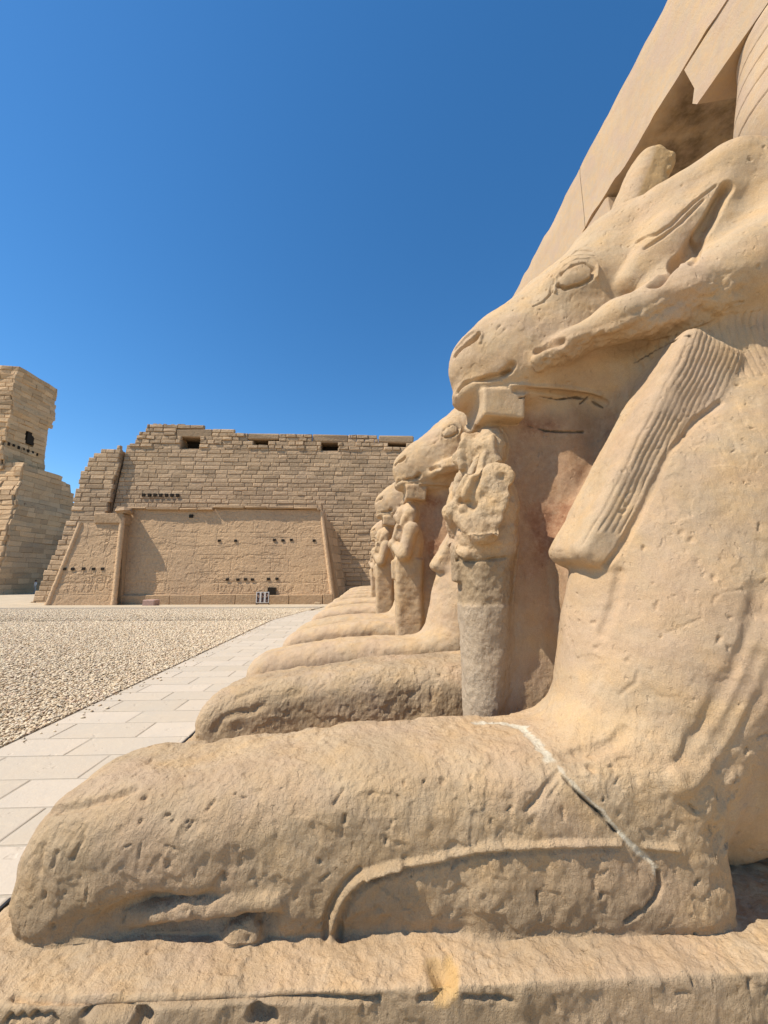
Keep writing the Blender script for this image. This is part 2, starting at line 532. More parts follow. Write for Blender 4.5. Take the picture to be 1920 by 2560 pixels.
m = NT('paving', .85)
c = m.mix(m.attr('tone'), (.46, .38, .28), (.53, .44, .335))
c = m.mix(m.ramp(m.noise(3, 5, .6), [(.35, 0.), (.75, .6)]), c, (.44, .385, .31))
c = m.mix(m.ramp(m.noise(14, 5, .65), [(.55, 0.), (.75, .5)]), c, (.56, .46, .33))
b = m.bump(m.noise(35, 4, .6), .006, .5)
M['paving'] = m.out(c, m.bump(m.ramp(m.noise(9, 3, .6), [(.62, 1.), (.68, 0.)]), .006, .5, b))
PV_, PF_, PT_ = [], [], []
def slab(x0, x1, y0, y1):
    g = .006; r = .006
    d = np.array([rng.uniform(-.001, .0015) for _ in range(4)]); base = len(PV_)
    o = [(x0 + g, y0 + g), (x1 - g, y0 + g), (x1 - g, y1 - g), (x0 + g, y1 - g)]
    i = [(x0 + g + r, y0 + g + r), (x1 - g - r, y0 + g + r), (x1 - g - r, y1 - g - r), (x0 + g + r, y1 - g - r)]
    t = rng.uniform(0, 1)
    for ring, h in ((o, -.05), (o, .0095), (i, .012)):
        for k, (x, y) in enumerate(ring):
            PV_.append((x, y, float(-fall(y)) + h + d[k] * (h > 0))); PT_.append(t)
    for a in (0, 4):
        for k in range(4):
            PF_.append((base + a + k, base + a + (k + 1) % 4, base + a + 4 + (k + 1) % 4, base + a + 4 + k))
    PF_.append((base + 8, base + 9, base + 10, base + 11))
y = -1.0; row = 0
while y < 15.6:
    dy = .262 * rng.uniform(.93, 1.08)
    x = -2.335; first = True
    cuts = [-2.335]
    x = -2.335 + (.20 if row % 2 else .50) + rng.uniform(-.05, .05)
    while x < -1.32:
        cuts.append(x); x += .60 + rng.uniform(-.05, .04)
    cuts.append(-1.212)
    for a, b in zip(cuts[:-1], cuts[1:]): slab(a, b, y, y + dy)
    y += dy; row += 1
o = np_mesh('path', PV_, PF_, M['paving'], None, False, None, {'tone': PT_}); tag(o, kind='structure')
m = NT('mortar'); M['mortar'] = m.out((.40, .34, .26), m.bump(m.noise(60, 4), .004))
grid_sheet('path_bed', np.array([-2.34, -1.9, -1.5, -1.207]), np.arange(-1, 15.7, .4), lambda X, Y: -fall(Y) + .0084, M['mortar'])
e = MB()
for k in range(40):
    y0 = -1 + k * .415; z0 = -float(fall(y0))
    e.box((-1.209, y0, z0 - .06), (-1.201, y0 + .413, z0 + .016))
tag(e.build('path_edging', M['metal']), 'thin rusted metal edging along the right side of the paved path', 'edging')

# ------------------------------------------------------------------ block masonry
def block_face(to_world, z0, z1, xl, xr, course, length, keep=None, raise_=(.03, .11), seed=0, bev=.05, rag=0.0, gap=.005, cut=()):
    """rough-faced ashlar: every block its own raised boss. to_world maps (s, z, out) to a point"""
    g = np.random.default_rng(seed)
    V, F, T = [], [], []
    z = z0; row = 0
    while z < z1:
        ch = course * g.uniform(.93, 1.07)
        a, b = xl(z + ch / 2), xr(z + ch / 2)
        if rag: a += g.uniform(0, rag); b -= g.uniform(0, rag)
        s = a - g.uniform(0, length * .6)
        while s < b:
            L = length * g.uniform(.62, 1.45)
            s0, s1 = max(s, a), min(s + L, b)
            s += L
            for ca, cb, cz0, cz1 in cut:                            # openings and lintels take their share of the course
                if min(z + ch, cz1) - max(z, cz0) > .12:
                    if s0 < ca < s1: s1 = ca; s = min(s, cb)
                    elif ca <= s0 < cb: s0 = min(cb, s1)
            if s1 - s0 < length * .18: continue
            if keep is not None and not keep((s0 + s1) / 2, z + ch / 2, s0, s1, z, z + ch): continue
            n0 = len(V)
            r = g.uniform(*raise_)
            if g.uniform() < .05: r *= .3
            tn = g.uniform(0, 1)
            bw = min(bev, (s1 - s0) * .3); bh = min(bev, ch * .28)
            j = lambda k=.02: g.uniform(-k, k)
            rings = [([(s0 + gap, z + gap), (s1 - gap, z + gap), (s1 - gap, z + ch - gap), (s0 + gap, z + ch - gap)], -.25, 0),
                     ([(s0 + gap, z + gap), (s1 - gap, z + gap), (s1 - gap, z + ch - gap), (s0 + gap, z + ch - gap)], .0, 0),
                     ([(s0 + gap + bw * .6, z + gap + bh * .6), (s1 - gap - bw * .6, z + gap + bh * .6), (s1 - gap - bw * .6, z + ch - gap - bh * .6), (s0 + gap + bw * .6, z + ch - gap - bh * .6)], .75, .012),
                     ([(s0 + gap + bw * 1.5, z + gap + bh * 1.4), (s1 - gap - bw * 1.5, z + gap + bh * 1.4), (s1 - gap - bw * 1.5, z + ch - gap - bh * 1.4), (s0 + gap + bw * 1.5, z + ch - gap - bh * 1.4)], 1.0, .018)]
            for ring, h, jj in rings:
                for (p, q) in ring:
                    V.append(to_world(p + j(jj) if jj else p, q + j(jj) if jj else q, (h * r if h >= 0 else h) + (j(.2 * r) if jj else 0)))
                    T.append(tn)
            for k in range(3):
                for i in range(4):
                    F.append((n0 + 4 * k + i, n0 + 4 * k + (i + 1) % 4, n0 + 4 * k + 4 + (i + 1) % 4, n0 + 4 * k + 4 + i))
            F.append((n0 + 12, n0 + 13, n0 + 14, n0 + 15))
        z += ch; row += 1
    return V, F, T

def block_obj(name, mat, parent, *faces, warp=0.0):
    V, F, T = [], [], []
    for v, f, t in faces:
        n = len(V); V += v; T += t; F += [tuple(i + n for i in q) for q in f]
    V = np.array(V, np.float32)
    V = V + (fbm(V, .9, 3, 9)[:, None] * .02)
    if warp: V = V + np.stack([fbm(V, .55, 4, 91), fbm(V, .55, 4, 92), .3 * fbm(V, .5, 3, 93)], 1) * warp
    return np_mesh(name, V, F, mat, parent, False, None, {'tone': T})

# --- unfinished pylon wall of bossed blocks
pyl = empty('pylon_wall', (-8, 31, -.9))
tag(pyl, 'high wall of rough bossed blocks with dark windows along its broken top, behind the relief wall', 'wall')
BL = [(-1.2, -25.2), (5.28, -23.6), (9.49, -23.21), (10.61, -22.73), (11.1, -22.37), (11.7, -20.2), (12.1, -19.7), (12.8, -19.45), (13.4, -19.0), (14., -18.4)]
xl_b = lambda z: float(np.interp(z, [p[0] for p in BL], [p[1] for p in BL]))
top_x = [-19.2, -18.6, -16.9, -15.4, -13.2, -11.9, -11.0, -10.3, -9.0, -7.5, -6.9, -6.0, -5.0, -3.3, -1.8, -.9, 0, .9, 2.0, 4.2]
top_z = [13.3, 13.75, 13.7, 13.85, 13.5, 13.5, 13.2, 13.15, 13.1, 13.1, 13.15, 13.1, 12.9, 12.9, 12.9, 13.2, 13.1, 12.7, 12.8, 12.9]
WIN = [(-15.79, -14.22, 11.75, 12.68), (-9.78, -8.5, 12.05, 12.52), (-4.03, -2.58, 11.75, 12.44), (1.72, 3.29, 12.05, 12.42)]
LIN = [(-16.25, -13.27, 12.68, 13.46), (-10.26, -7.6, 12.52, 13.17), (-4.83, -1.7, 12.44, 13.17), (.89, 3.97, 12.42, 13.17)]
def free_(s0, s1, z0, z1):
    return all(not (s1 > a + .05 and s0 < b - .05 and z1 > c + .05 and z0 < d - .05) for a, b, c, d in WIN + LIN)
def keep_main(s, z, s0, s1, z0, z1):
    return z < np.interp(s, top_x, top_z) + .06 and s > -20.35 - .0 * z
bat = .06
wB = lambda s, z, d: (s, 31.0 + z * bat - d, z)
wBl = lambda s, z, d: (s, 30.55 + z * bat - d, z)
gx = lambda z: float(np.interp(z, [-1.2, 6.5, 11.7], [-21.1, -20.48, -20.17]))
f1 = block_face(wB, -1.15, 11.7, gx, lambda z: 4.1, .352, .95, keep_main, cut=WIN + LIN, seed=1, raise_=(.025, .065))
f1b = block_face(wB, 11.7, 14.0, lambda z: max(xl_b(z), -20.2), lambda z: 4.1, .36, .85, keep_main, cut=WIN + LIN, seed=2, raise_=(.03, .16), rag=.2)
f2 = block_face(wBl, -1.15, 11.6, xl_b, gx, .372, 1.05, None, seed=3, raise_=(.03, .08), rag=.25)
block_obj('masonry', M['masonry'], pyl, f1, f1b, f2)
core = MB()
core.prism([(-25.0, -1.2), (4.05, -1.2), (4.05, 11.72), (-19.9, 11.72), (-20.2, 11.5), (-20.6, 6.0)], 31.92, 36)
core.prism([(-25.1, -1.2), (-21.0, -1.2), (-20.35, 11.3), (-22.2, 11.0), (-22.6, 10.4), (-23.4, 5.3)], 31.42, 36)
core.prism([(-19.4, 12.0), (4.0, 12.0), (4.0, 12.6), (-1, 12.8), (-7, 12.7), (-12, 13.0), (-18.2, 13.3)], 33.4, 36)
core.build('rubble_core', M['hole'] if False else M['masonry'], pyl)
pier = MB()
xs_ = [-19.3] + [q for a, b, c, d in WIN for q in (a, b)] + [4.05]
for a, b in zip(xs_[0::2], xs_[1::2]): pier.box((a, 31.9, 11.6), (b, 33.5, 12.5))
pier.build('window_pier', M['masonry'], pyl)
for a, b, c, d in LIN:
    q = MB(); q.box((a, 31.74, c), (b, 33.4, d - .05), .10, .045); q.build('lintel', M['masonry'], pyl)
for a, b, c, d in WIN:
    q = MB(); q.box((a - .1, 33.0, c - .1), (b + .1, 33.3, d + .1)); q.build('window', M['hole'], pyl)
for k in range(7):
    q = MB(); q.box((-18.3 + k * .45, 31.29, 7.42), (-18.08 + k * .45, 31.84, 7.68)); q.build('putlog_hole', M['hole'], pyl)
for k, x in enumerate((-18.35, -17.9, -17.5, -16.85, -16.3, -16.0)):
    b = MB(); h = random.uniform(.10, .2); b.box((x, 31.9, 13.70), (x + random.uniform(.2, .35), 32.3, 13.74 + h), .03, .02)
    tag(b.build('loose_stone', M['masonry']), 'small loose stone lying on the top left end of the bossed wall', 'stone', 'loose stones on the wall top')

settle(pyl)

# --- smooth wall with worn reliefs in front of it
def relief_field(x, z, x0, x1, z0, z1, seed, joints):
    """height (m) of a carved and weathered face"""
    g = np.random.default_rng(seed)
    H = np.zeros(x.shape, np.float32)
    P = np.stack([x.ravel(), z.ravel(), np.full(x.size, seed, np.float32)], 1)
    wear = fbm(P, .45, 4, seed).reshape(x.shape)
    fine = fbm(P, 5.5, 4, seed + 9).reshape(x.shape)
    def seg(ax, az, bx, bz, w_, h):
        i = np.nonzero((x[:, 0] > min(ax, bx) - .1) & (x[:, 0] < max(ax, bx) + .1))[0]
        k = np.nonzero((z[0] > min(az, bz) - .1) & (z[0] < max(az, bz) + .1))[0]
        if not len(i) or not len(k): return
        sl = np.ix_(i, k)
        dx, dz = bx - ax, bz - az
        t = np.clip(((x[sl] - ax) * dx + (z[sl] - az) * dz) / (dx * dx + dz * dz + 1e-6), 0, 1)
        d = np.hypot(x[sl] - ax - t * dx, z[sl] - az - t * dz)
        G[sl] = np.minimum(G[sl], h * (1 - sstep(w_ * .4, w_, d)))
    G = np.zeros(x.shape, np.float32)
    def pl(pts, w_=.035, h=-.05):
        for (a, b), (c, d) in zip(pts[:-1], pts[1:]): seg(a, b, c, d, w_, h)
    regs = [(z0 + .95, 1.0), (z0 + 1.55, .45), (z0 + 2.15, 1.25), (z0 + 3.55, 1.15), (z0 + 4.85, .9)]
    for zb, hh in regs:
        pl([(x0, zb - .04), (x1, zb - .04)], .03, -.025)
        xx = x0 + .3
        while xx < x1 - .4:
            k = g.integers(0, 6); s = hh * g.uniform(.8, .95)
            if hh < .7:                                            # rows of plain signs
                kk = g.integers(0, 4)
                if kk == 0: pl([(xx, zb), (xx, zb + s)])
                elif kk == 1: pl([(xx, zb), (xx + .12, zb + s * .5), (xx, zb + s)])
                elif kk == 2: pl([(xx, zb + s * .3), (xx + .18, zb + s * .3)]); pl([(xx, zb + s * .7), (xx + .18, zb + s * .7)])
                else:
                    pl([(xx + .08 + .08 * math.cos(t), zb + s * .5 + s * .3 * math.sin(t)) for t in np.linspace(0, 6.28, 9)])
                xx += g.uniform(.16, .32)
            elif k < 4:                                            # striding figure in outline
                w_ = s * .26
                pl([(xx, zb), (xx + w_ * .5, zb + s * .42), (xx + w_ * 1.1, zb)])
                pl([(xx + .08, zb), (xx + w_ * .55, zb + s * .34), (xx + w_, zb)])
                pl([(xx + w_ * .15, zb + s * .5), (xx + w_ * .3, zb + s * .42), (xx + w_ * .8, zb + s * .44), (xx + w_ * .72, zb + s * .58), (xx + w_ * 1.05, zb + s * .78), (xx, zb + s * .8), (xx + w_ * .35, zb + s * .58), (xx + w_ * .2, zb + s * .46)])
                pl([(xx + w_ * .5 + s * .07 * math.cos(t), zb + s * .89 + s * .085 * math.sin(t)) for t in np.linspace(0, 6.28, 9)])
                a = g.uniform(-.1, .3)
                pl([(xx + w_, zb + s * .76), (xx + w_ * 1.6, zb + s * (.6 + a)), (xx + w_ * 1.75, zb + s * (.6 + a))])
                if g.uniform() < .5: pl([(xx + w_ * 1.75, zb), (xx + w_ * 1.75, zb + s)])
                xx += w_ * g.uniform(1.9, 2.7)
            elif k == 4:                                           # columns of signs
                for c_ in range(3):
                    pl([(xx, zb), (xx, zb + s)], .02, -.03)
                    zz = zb + .05
                    while zz < zb + s - .12:
                        t = g.integers(0, 3)
                        if t == 0: pl([(xx + .05, zz), (xx + .2, zz)])
                        elif t == 1: pl([(xx + .06, zz), (xx + .12, zz + .1), (xx + .19, zz)])
                        else: pl([(xx + .12 + .05 * math.cos(u), zz + .05 + .045 * math.sin(u)) for u in np.linspace(0, 6.28, 7)])
                        zz += .15
                    xx += .26
            else:
                pl([(xx + .25 + .24 * math.cos(t), zb + s * .5 + s * .42 * math.sin(t)) for t in np.linspace(0, 6.28, 15)])
                xx += .65
    H += G * sstep(.55, .15, wear) * .6
    # stone joints
    for zz in joints:
        P2 = .02 * np.sin(x * 3 + zz * 7)
        H -= .022 * (1 - sstep(.012, .035, np.abs(z - zz - P2))) * sstep(.10, -.25, wear + .3 * np.sin(zz * 9))
    for zz, zt in zip(joints[:-1], joints[1:]):
        xx = x0 + g.uniform(.3, 2)
        while xx < x1:
            m_ = (z > zz) & (z < zt)
            H -= m_ * .018 * (1 - sstep(.012, .035, np.abs(x - xx)))
            xx += g.uniform(1.2, 3.2)
    H += fine * .005 + wear * .012
    # flaked patches
    fl = fbm(P, 1.3, 4, seed + 31).reshape(x.shape)
    H -= .014 * sstep(.22, .27, fl)
    fl2 = fbm(P * np.array((.5, 1.6, 1), np.float32), 1.2, 4, seed + 37).reshape(x.shape)
    H -= .016 * sstep(.30, .34, fl2) * sstep(z0 + .8, z0 + 1.5, z)
    return H

def relief_panel(name, xl, xr, z0, z1, yf, batter, seed, joints, parent, res=.028):
    ns, nz = int((xr(z0) - xl(z0)) / res), int((z1 - z0) / res)
    s, z = np.meshgrid(np.linspace(0, 1, ns), np.linspace(z0, z1, nz), indexing='ij')
    x = np.interp(z, [z0, z1], [xl(z0), xl(z1)]) * (1 - s) + np.interp(z, [z0, z1], [xr(z0), xr(z1)]) * s
    x = x.astype(np.float32); z = z.astype(np.float32)
    zc = z.copy()
    H = relief_field(x, z, xl(z0), xr(z0), z0, z1, seed, joints)
    Y = yf + (z - z0) * batter - H
    V = np.stack([x, Y, z], -1).reshape(-1, 3)
    i = (np.arange(ns - 1)[:, None] * nz + np.arange(nz - 1)[None]).ravel()
    F = np.stack([i, i + nz, i + nz + 1, i + 1], 1)
    return np_mesh(name, V, F, M['relief'], parent, True, None, {'tone': np.full(len(V), .5)})
lin = lambda a, b, z0, z1: (lambda z: a + (b - a) * (z - z0) / (z1 - z0))
rw = empty('relief_wall', (-11, 28, -.85))
tag(rw, 'smooth battered wall covered in worn carved reliefs, standing in front of the bossed wall', 'wall')
relief_panel('carved_face', lin(-17.3, -17.7, -.95, 5.95), lin(-2.40, -3.50, -.95, 5.95), -.95, 5.95, 27.95, .085, 5, [-.15, .62, 1.35, 2.3, 3.2, 4.2, 5.1], rw)
relief_panel('carved_side_face', lin(-21.2, -20.05, -.95, 4.75), lin(-17.0, -17.35, -.95, 4.75), -.95, 4.75, 27.1, .085, 6, [-.15, .62, 1.35, 2.3, 3.2, 4.2], rw)
q = MB()
q.prism([(-17.6, -1), (-1.9, -1), (-3.3, 5.7), (-17.9, 5.7)], 28.7, 31.2)
q.prism([(-21.1, -1), (-16.8, -1), (-17.3, 4.72), (-20.05, 4.72)], 27.72, 30.9)
q.build('wall_core', M['relief'], rw)
# right-hand return, in the shade, running back to the bossed wall
def ret_world(s, z, d):
    t = (z + .95) / 6.8
    xa, xb = -2.38 + (-3.46 + 2.38) * t, -1.45 + (-2.5 + 1.45) * t
    yy = 28.0 + .085 * (z + .95) + s * (31.3 - 28)
    return (xa * (1 - s) + xb * s + d, yy, z)
f = block_face(ret_world, -.95, 5.9, lambda z: 0.0, lambda z: float(np.interp(z, [-1, 2, 4.5, 5.9], [1.0, .93, .85, .12])), .62, .26, None, seed=12, raise_=(.01, .03), bev=.02, gap=.006)
g_ = np.array(f[0]); block_obj('return_face', M['relief'], rw, f)
c_ = MB()
n_ = 12
for k in range(n_):
    z0_, z1_ = -.95 + k * .57, -.95 + (k + 1) * .57
    s1 = float(np.interp(z1_, [-1, 2, 4.5, 5.9], [1.0, .92, .82, .10]))
    a0, a1, b0, b1 = ret_world(0.02, z0_, -.05), ret_world(s1, z0_, -.05), ret_world(0.02, z1_, -.05), ret_world(s1, z1_, -.05)
    c_.add([a0, a1, (a1[0] - 3, a1[1], a1[2]), (a0[0] - 3, a0[1], a0[2]), b0, b1, (b1[0] - 3, b1[1], b1[2]), (b0[0] - 3, b0[1], b0[2])],
           [(0, 3, 2, 1), (4, 5, 6, 7), (0, 1, 5, 4), (1, 2, 6, 5), (2, 3, 7, 6), (3, 0, 4, 7)])
c_.build('return_core', M['masonry'], rw)
def torus_rod(name, a, b, r, parent, mat):
    a, b = Vector(a), Vector(b)
    n, m_ = 10, 26
    V, F = [], []
    for i in range(m_ + 1):
        p = a.lerp(b, i / m_)
        rr = r * (1 + .10 * math.sin(i * 2.3) * random.uniform(.2, 1)) * (1.15 if i < 2 else 1)
        for k in range(n):
            th = 2 * math.pi * k / n
            V.append((p.x + rr * math.cos(th), p.y + rr * math.sin(th), p.z))
    for i in range(m_):
        for k in range(n):
            F.append((i * n + k, i * n + (k + 1) % n, (i + 1) * n + (k + 1) % n, (i + 1) * n + k))
    return np_mesh(name, V, F, mat, parent, True, None, {'tone': np.full(len(V), .9)})
torus_rod('torus_moulding', (-21.25, 27.15, -.95), (-20.1, 27.62, 4.75), .16, rw, M['relief'])
torus_rod('torus_moulding', (-2.38, 27.98, -.95), (-3.46, 28.55, 5.9), .15, rw, M['relief'])
torus_rod('torus_moulding', (-16.95, 27.15, -.95), (-17.3, 27.62, 5.15), .17, rw, M['relief'])
q = MB(); q.box((-19.15, 27.45, 4.72), (-17.2, 29, 5.42), .05, .03); q.build('cornice_block', M['relief'], rw)
q = MB(); q.box((-17.75, 27.3, 5.42), (-16.95, 28.4, 5.85), .16, .08); q.build('capping_stone', M['relief'], rw)
q = MB()
x = -17.5
while x < -3.7:
    L = random.uniform(.9, 2.6); x2 = min(x + L, -3.55)
    zt = 5.88 + (.1 if -11.5 < x < -5 else 0) + random.uniform(-.06, .06)
    q.box((x, 28.22 + random.uniform(0, .06), zt), (x2 - .02, 30, zt + random.uniform(.14, .24)), .05, .03)
    x = x2
q.build('cornice', M['relief'], rw)
for x, z in ((-10.75, 3.6), (-9.57, 3.6), (-6.8, 3.67), (-6.18, 3.64), (-5.57, 3.68), (-3.91, 3.63), (-9.91, .83), (-9.17, .82), (-8.64, .84), (-8.16, .82), (-7.03, .86), (-6.43, .88), (-12.95, 5.41)):
    b = MB(); s_ = .10 if z < 5 else .14
    yy = 27.95 + (z + .95) * .085
    b.box((x - s_, yy - .06, z - s_ * .85), (x + s_, yy + .1, z + s_ * .85)); b.build('putlog_hole', M['hole'], rw)
for x, z in ((-20.55, 1.54), (-20.02, 1.54), (-19.3, 1.56), (-18.65, 1.55), (-18.05, 1.55)):
    b = MB(); yy = 27.1 + (z + .95) * .085
    b.box((x - .1, yy - .06, z - .09), (x + .1, yy + .1, z + .09)); b.build('putlog_hole', M['hole'], rw)
b = MB(); b.box((-7.02, 27.93, -.28), (-6.45, 28.3, .27)); b.build('window', M['hole'], rw)
q = MB()
x = -17.0
while x < -2.6:
    L = random.uniform(1.6, 4.2); x2 = min(x + L, -2.4)
    q.box((x, 27.80, -1.05), (x2 - .02, 28.4, -.20 + random.uniform(-.05, .05)), .04, .015); x = x2
q.build('base_course', M['relief'], rw)

settle(rw)

# --- far tower across the gateway
tw = empty('ruined_tower', (-46, 50, -1))
tag(tw, 'tall ruined tower of broken masonry at the far left edge, beyond the gateway', 'tower')
txr = lambda z: -40.9 - .115 * z
tyf = lambda z: 45.0 + .2 * z
low_front = block_face(lambda s, z, d: (s, tyf(z) - d, z), -1.1, 14.6, lambda z: -70, lambda z: txr(z) + .0, .62, 1.6, None, seed=21, raise_=(.05, .18), rag=.3)
low_right = block_face(lambda s, z, d: (txr(z) + d, tyf(z) + s, z), -1.1, 14.4, lambda z: 0, lambda z: float(np.interp(z, [-1, 9, 12.5, 14.5], [13, 11, 8.5, 6])), .62, 1.6, None, seed=22, raise_=(.005, .04), rag=.2, bev=.03, gap=.008)
up_front = block_face(lambda s, z, d: (s, 47.5 + (z - 14) * .02 - d, z), 14.0, 27.4, lambda z: -70, lambda z: -45.0, .6, 1.5, lambda s, z, *a: z < 27.9, seed=23, raise_=(.03, .12), rag=.3)
up_right = block_face(lambda s, z, d: (-45.0 - .02 * (z - 14) + d + .25 * sstep(21, 22, z), 47.6 + s, z), 14.0, 27.4, lambda z: 0, lambda z: float(np.interp(z, [14, 21.5, 22, 27], [6.4, 6.0, 6.6, 6.6])),
                      .6, 1.4, lambda s, z, *a: not (2.9 < s < 4.0 and 18.4 < z < 20.4), seed=24, raise_=(.0, .10), rag=.2)
block_obj('masonry', M['tower'], tw, low_front, low_right, up_front, up_right, warp=.17)
q = MB()
q.add([(-70, tyf(-1) + .3, -1.1), (txr(-1) - .3, tyf(-1) + .3, -1.1), (txr(-1) - .3, 58, -1.1), (-70, 58, -1.1), (-70, tyf(14) + .3, 14.3), (txr(14) - .3, tyf(14) + .3, 14.3), (txr(14) - .3, 55.8, 14.0), (-70, 55.8, 14.3)],
      [(0, 3, 2, 1), (4, 5, 6, 7), (0, 1, 5, 4), (1, 2, 6, 5), (2, 3, 7, 6), (3, 0, 4, 7)])
q.box((-70, 47.8, 14), (-45.4, 53.6, 27.3), .3, .1)
q.build('rubble_core', M['tower'], tw)
q = MB(); q.box((-45.5, 50.5, 18.4), (-45.05, 51.6, 20.3)); q.build('window', M['hole'], tw)
q = MB()
for k in range(9): q = MB(); q.box((txr(9.5) - .2, 48 + k * .95, 9.5 - .06 * k), (txr(9.5) + .06, 48.3 + k * .95, 9.8 - .06 * k)); q.build('putlog_hole', M['hole'], tw)
for k in range(7): q = MB(); q.box((-45.3, 48.0 + k * .7, 17.2 + .1 * (k % 2)), (-44.98, 48.25 + k * .7, 17.6)); q.build('putlog_hole', M['hole'], tw)
settle(tw)
gw = MB(); gw.box((-44, 60, -1.1), (-26, 62, 5.5), .1); gw.box((-39.5, 57, -1.1), (-31, 60.2, 7.5), .15)
tag(gw.build('gate_wall', M['tower']), 'low shaded wall closing the gateway behind the standing person', 'wall')

# ------------------------------------------------------------------ colonnade behind the sphinxes
XA, ZT, ZB, ZC = 4.60, 9.97, 8.44, 7.66
col = empty('colonnade', (5.5, 12, 0))
tag(col, 'row of bud-capital columns carrying a plain architrave, towering behind the sphinxes', 'colonnade')
ybr = [-6, -1.0, 2.9, 6.9, 10.8, 14.2, 18.3, 22, 26, 29.5]
for a, b in zip(ybr[:-1], ybr[1:]):
    n1_, n2_ = int((b - a) / .12), 14
    V, F = [], []
    yy = np.linspace(a + .006, b - .006, n1_)
    # profile round the beam: front bottom, front top, back top, back bottom
    prof = [(XA, ZB)] + [(XA, ZB + (ZT - ZB) * k / 6) for k in range(1, 6)] + [(XA + .02, ZT - .02), (XA + .05, ZT), (XA + 1.7, ZT), (XA + 1.75, ZB + .02)] + [(XA + 1.7 - 1.65 * k / 6, ZB) for k in range(0, 6)]
    P = np.array([[(px, y_, pz) for px, pz in prof] for y_ in yy], np.float32)
    fl = P.reshape(-1, 3)
    nn = fbm(fl, 1.1, 4, 71)[:, None]
    dv = np.concatenate([nn * .018, nn * 0, fbm(fl, 3.0, 4, 72)[:, None] * .032], 1)
    fl = fl + dv * np.where((fl[:, 2:3] > ZT - .05) | (fl[:, 2:3] < ZB + .05), 1, .4)
    m_ = len(prof)
    for i in range(n1_ - 1):
        for k in range(m_):
            F.append((i * m_ + k, (i + 1) * m_ + k, (i + 1) * m_ + (k + 1) % m_, i * m_ + (k + 1) % m_))
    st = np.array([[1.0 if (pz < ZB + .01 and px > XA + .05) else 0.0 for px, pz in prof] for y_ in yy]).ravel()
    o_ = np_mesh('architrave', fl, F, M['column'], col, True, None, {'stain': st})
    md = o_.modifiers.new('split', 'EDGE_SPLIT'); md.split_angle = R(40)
def column_mesh(name, cx, cy, prof, parent, n=48):
    V, F = [], []
    for z, r in prof:
        for k in range(n):
            th = 2 * math.pi * k / n
            V.append((cx + r * math.cos(th), cy + r * math.sin(th), z))
    for i in range(len(prof) - 1):
        for k in range(n):
            F.append((i * n + k, i * n + (k + 1) % n, (i + 1) * n + (k + 1) % n, (i + 1) * n + k))
    V = np.array(V, np.float32); V += fbm(V, 2, 4, 81)[:, None] * .012
    return np_mesh(name, V, F, M['column'], parent, True)
CX = 5.42
capital = [(5.2, .80), (5.25, .86), (5.4, .86), (5.44, .80), (5.5, .86), (5.62, .86), (5.66, .80), (5.9, .93), (6.3, .985)]
zc_ = 6.3
while zc_ < 7.5:
    zc_ += .012; r_ = .985 - .16 * sstep(6.4, 7.7, zc_)
    capital.append((zc_, r_ - .012 * (abs(((zc_ - 6.3) / .30) % 1 - .5) < .035)))
capital += [(7.6, .835), (7.64, .82)]
for k in range(-1, 7):
    cy = 3.28 + 3.82 * k
    a, b = cy - .93, cy + .97
    ab = MB()
    if k == 0:       # broken left corner that hangs as a spur
        ab.add([(XA, a, ZC), (XA, b - .04, ZC), (XA, b + .02, ZC + .10), (XA, b - .04, ZC + .28), (XA, b + .06, ZB - .01), (XA, a, ZB - .01),
                (XA + 1.6, a, ZC), (XA + 1.6, b - .35, ZC), (XA + 1.6, b - .4, ZC + .25), (XA + 1.6, b - .3, ZC + .5), (XA + 1.6, b - .25, ZB - .01), (XA + 1.6, a, ZB - .01)],
               [(0, 1, 2, 3, 4, 5), (6, 11, 10, 9, 8, 7), (0, 6, 7, 1), (1, 7, 8, 2), (2, 8, 9, 3), (3, 9, 10, 4), (4, 10, 11, 5), (5, 11, 6, 0)])
    else:
        ab.box((XA, a, ZC), (XA + 1.6, b, ZB - .012), .05, .03)
    ab.build('abacus', M['column'], col)
    column_mesh('capital', CX, cy, capital, col)
    column_mesh('column_shaft', CX, cy, [(0, .95), (.3, .95), (.32, .74), (.9, .86), (2.5, .84), (5.2, .78)], col)

settle(col)

# ------------------------------------------------------------------ small things in the court
bn = empty('banner_stand', (-7.05, 26.9, -.85), 0)
tag(bn, 'low black stand holding three photo panels, leaning before the relief wall', 'display stand')
m = NT('photo_panel', .5)
v = m.noise(9, 3, .6); M['photo'] = m.out(m.ramp(v, [(.42, (.03, .02, .02)), (.52, (.10, .05, .04)), (.6, (.45, .30, .20)), (.7, (.05, .03, .03))], 'CONSTANT'))
M['white'] = plain('white_board', (.66, .63, .58)); 
q = MB()
for x in (-.42, .42): q.box((x - .02, -.02, -.02), (x + .02, .02, .80)); q.box((x - .02, -.02, -.02), (x + .02, .36, .02))
q.box((-.42, -.015, .06), (.42, .015, .10)); q.box((-.42, -.015, .4), (.42, .015, .44)); q.build('frame', M['metal'], bn)
for k in range(3):
    x = -.29 + k * .29
    q = MB(); q.box((x - .135, -.055, .14), (x + .135, -.03, .86)); b_ = q.build('panel', M['white'], bn)
    q = MB(); q.box((x - .085, -.064, .18), (x + .085, -.056, .82)); q.build('photo', M['photo'], b_)
q = MB(); q.box((-14.25, 25.6, -1.02), (-13.5, 26.3, -.42), .04, .015)
M['pink'] = plain('pink_granite', (.42, .27, .21), .7, .2)
tag(q.build('stone_block', M['pink']), 'pinkish squared stone block standing on the gravel before the relief wall', 'stone')
q = MB(); q.box((-3.6, 27.1, -.9), (-3.2, 27.4, -.70), .03, .02)
tag(q.build('small_stone', M['pebble']), 'small pale stone by the foot of the relief wall at its right end', 'stone')

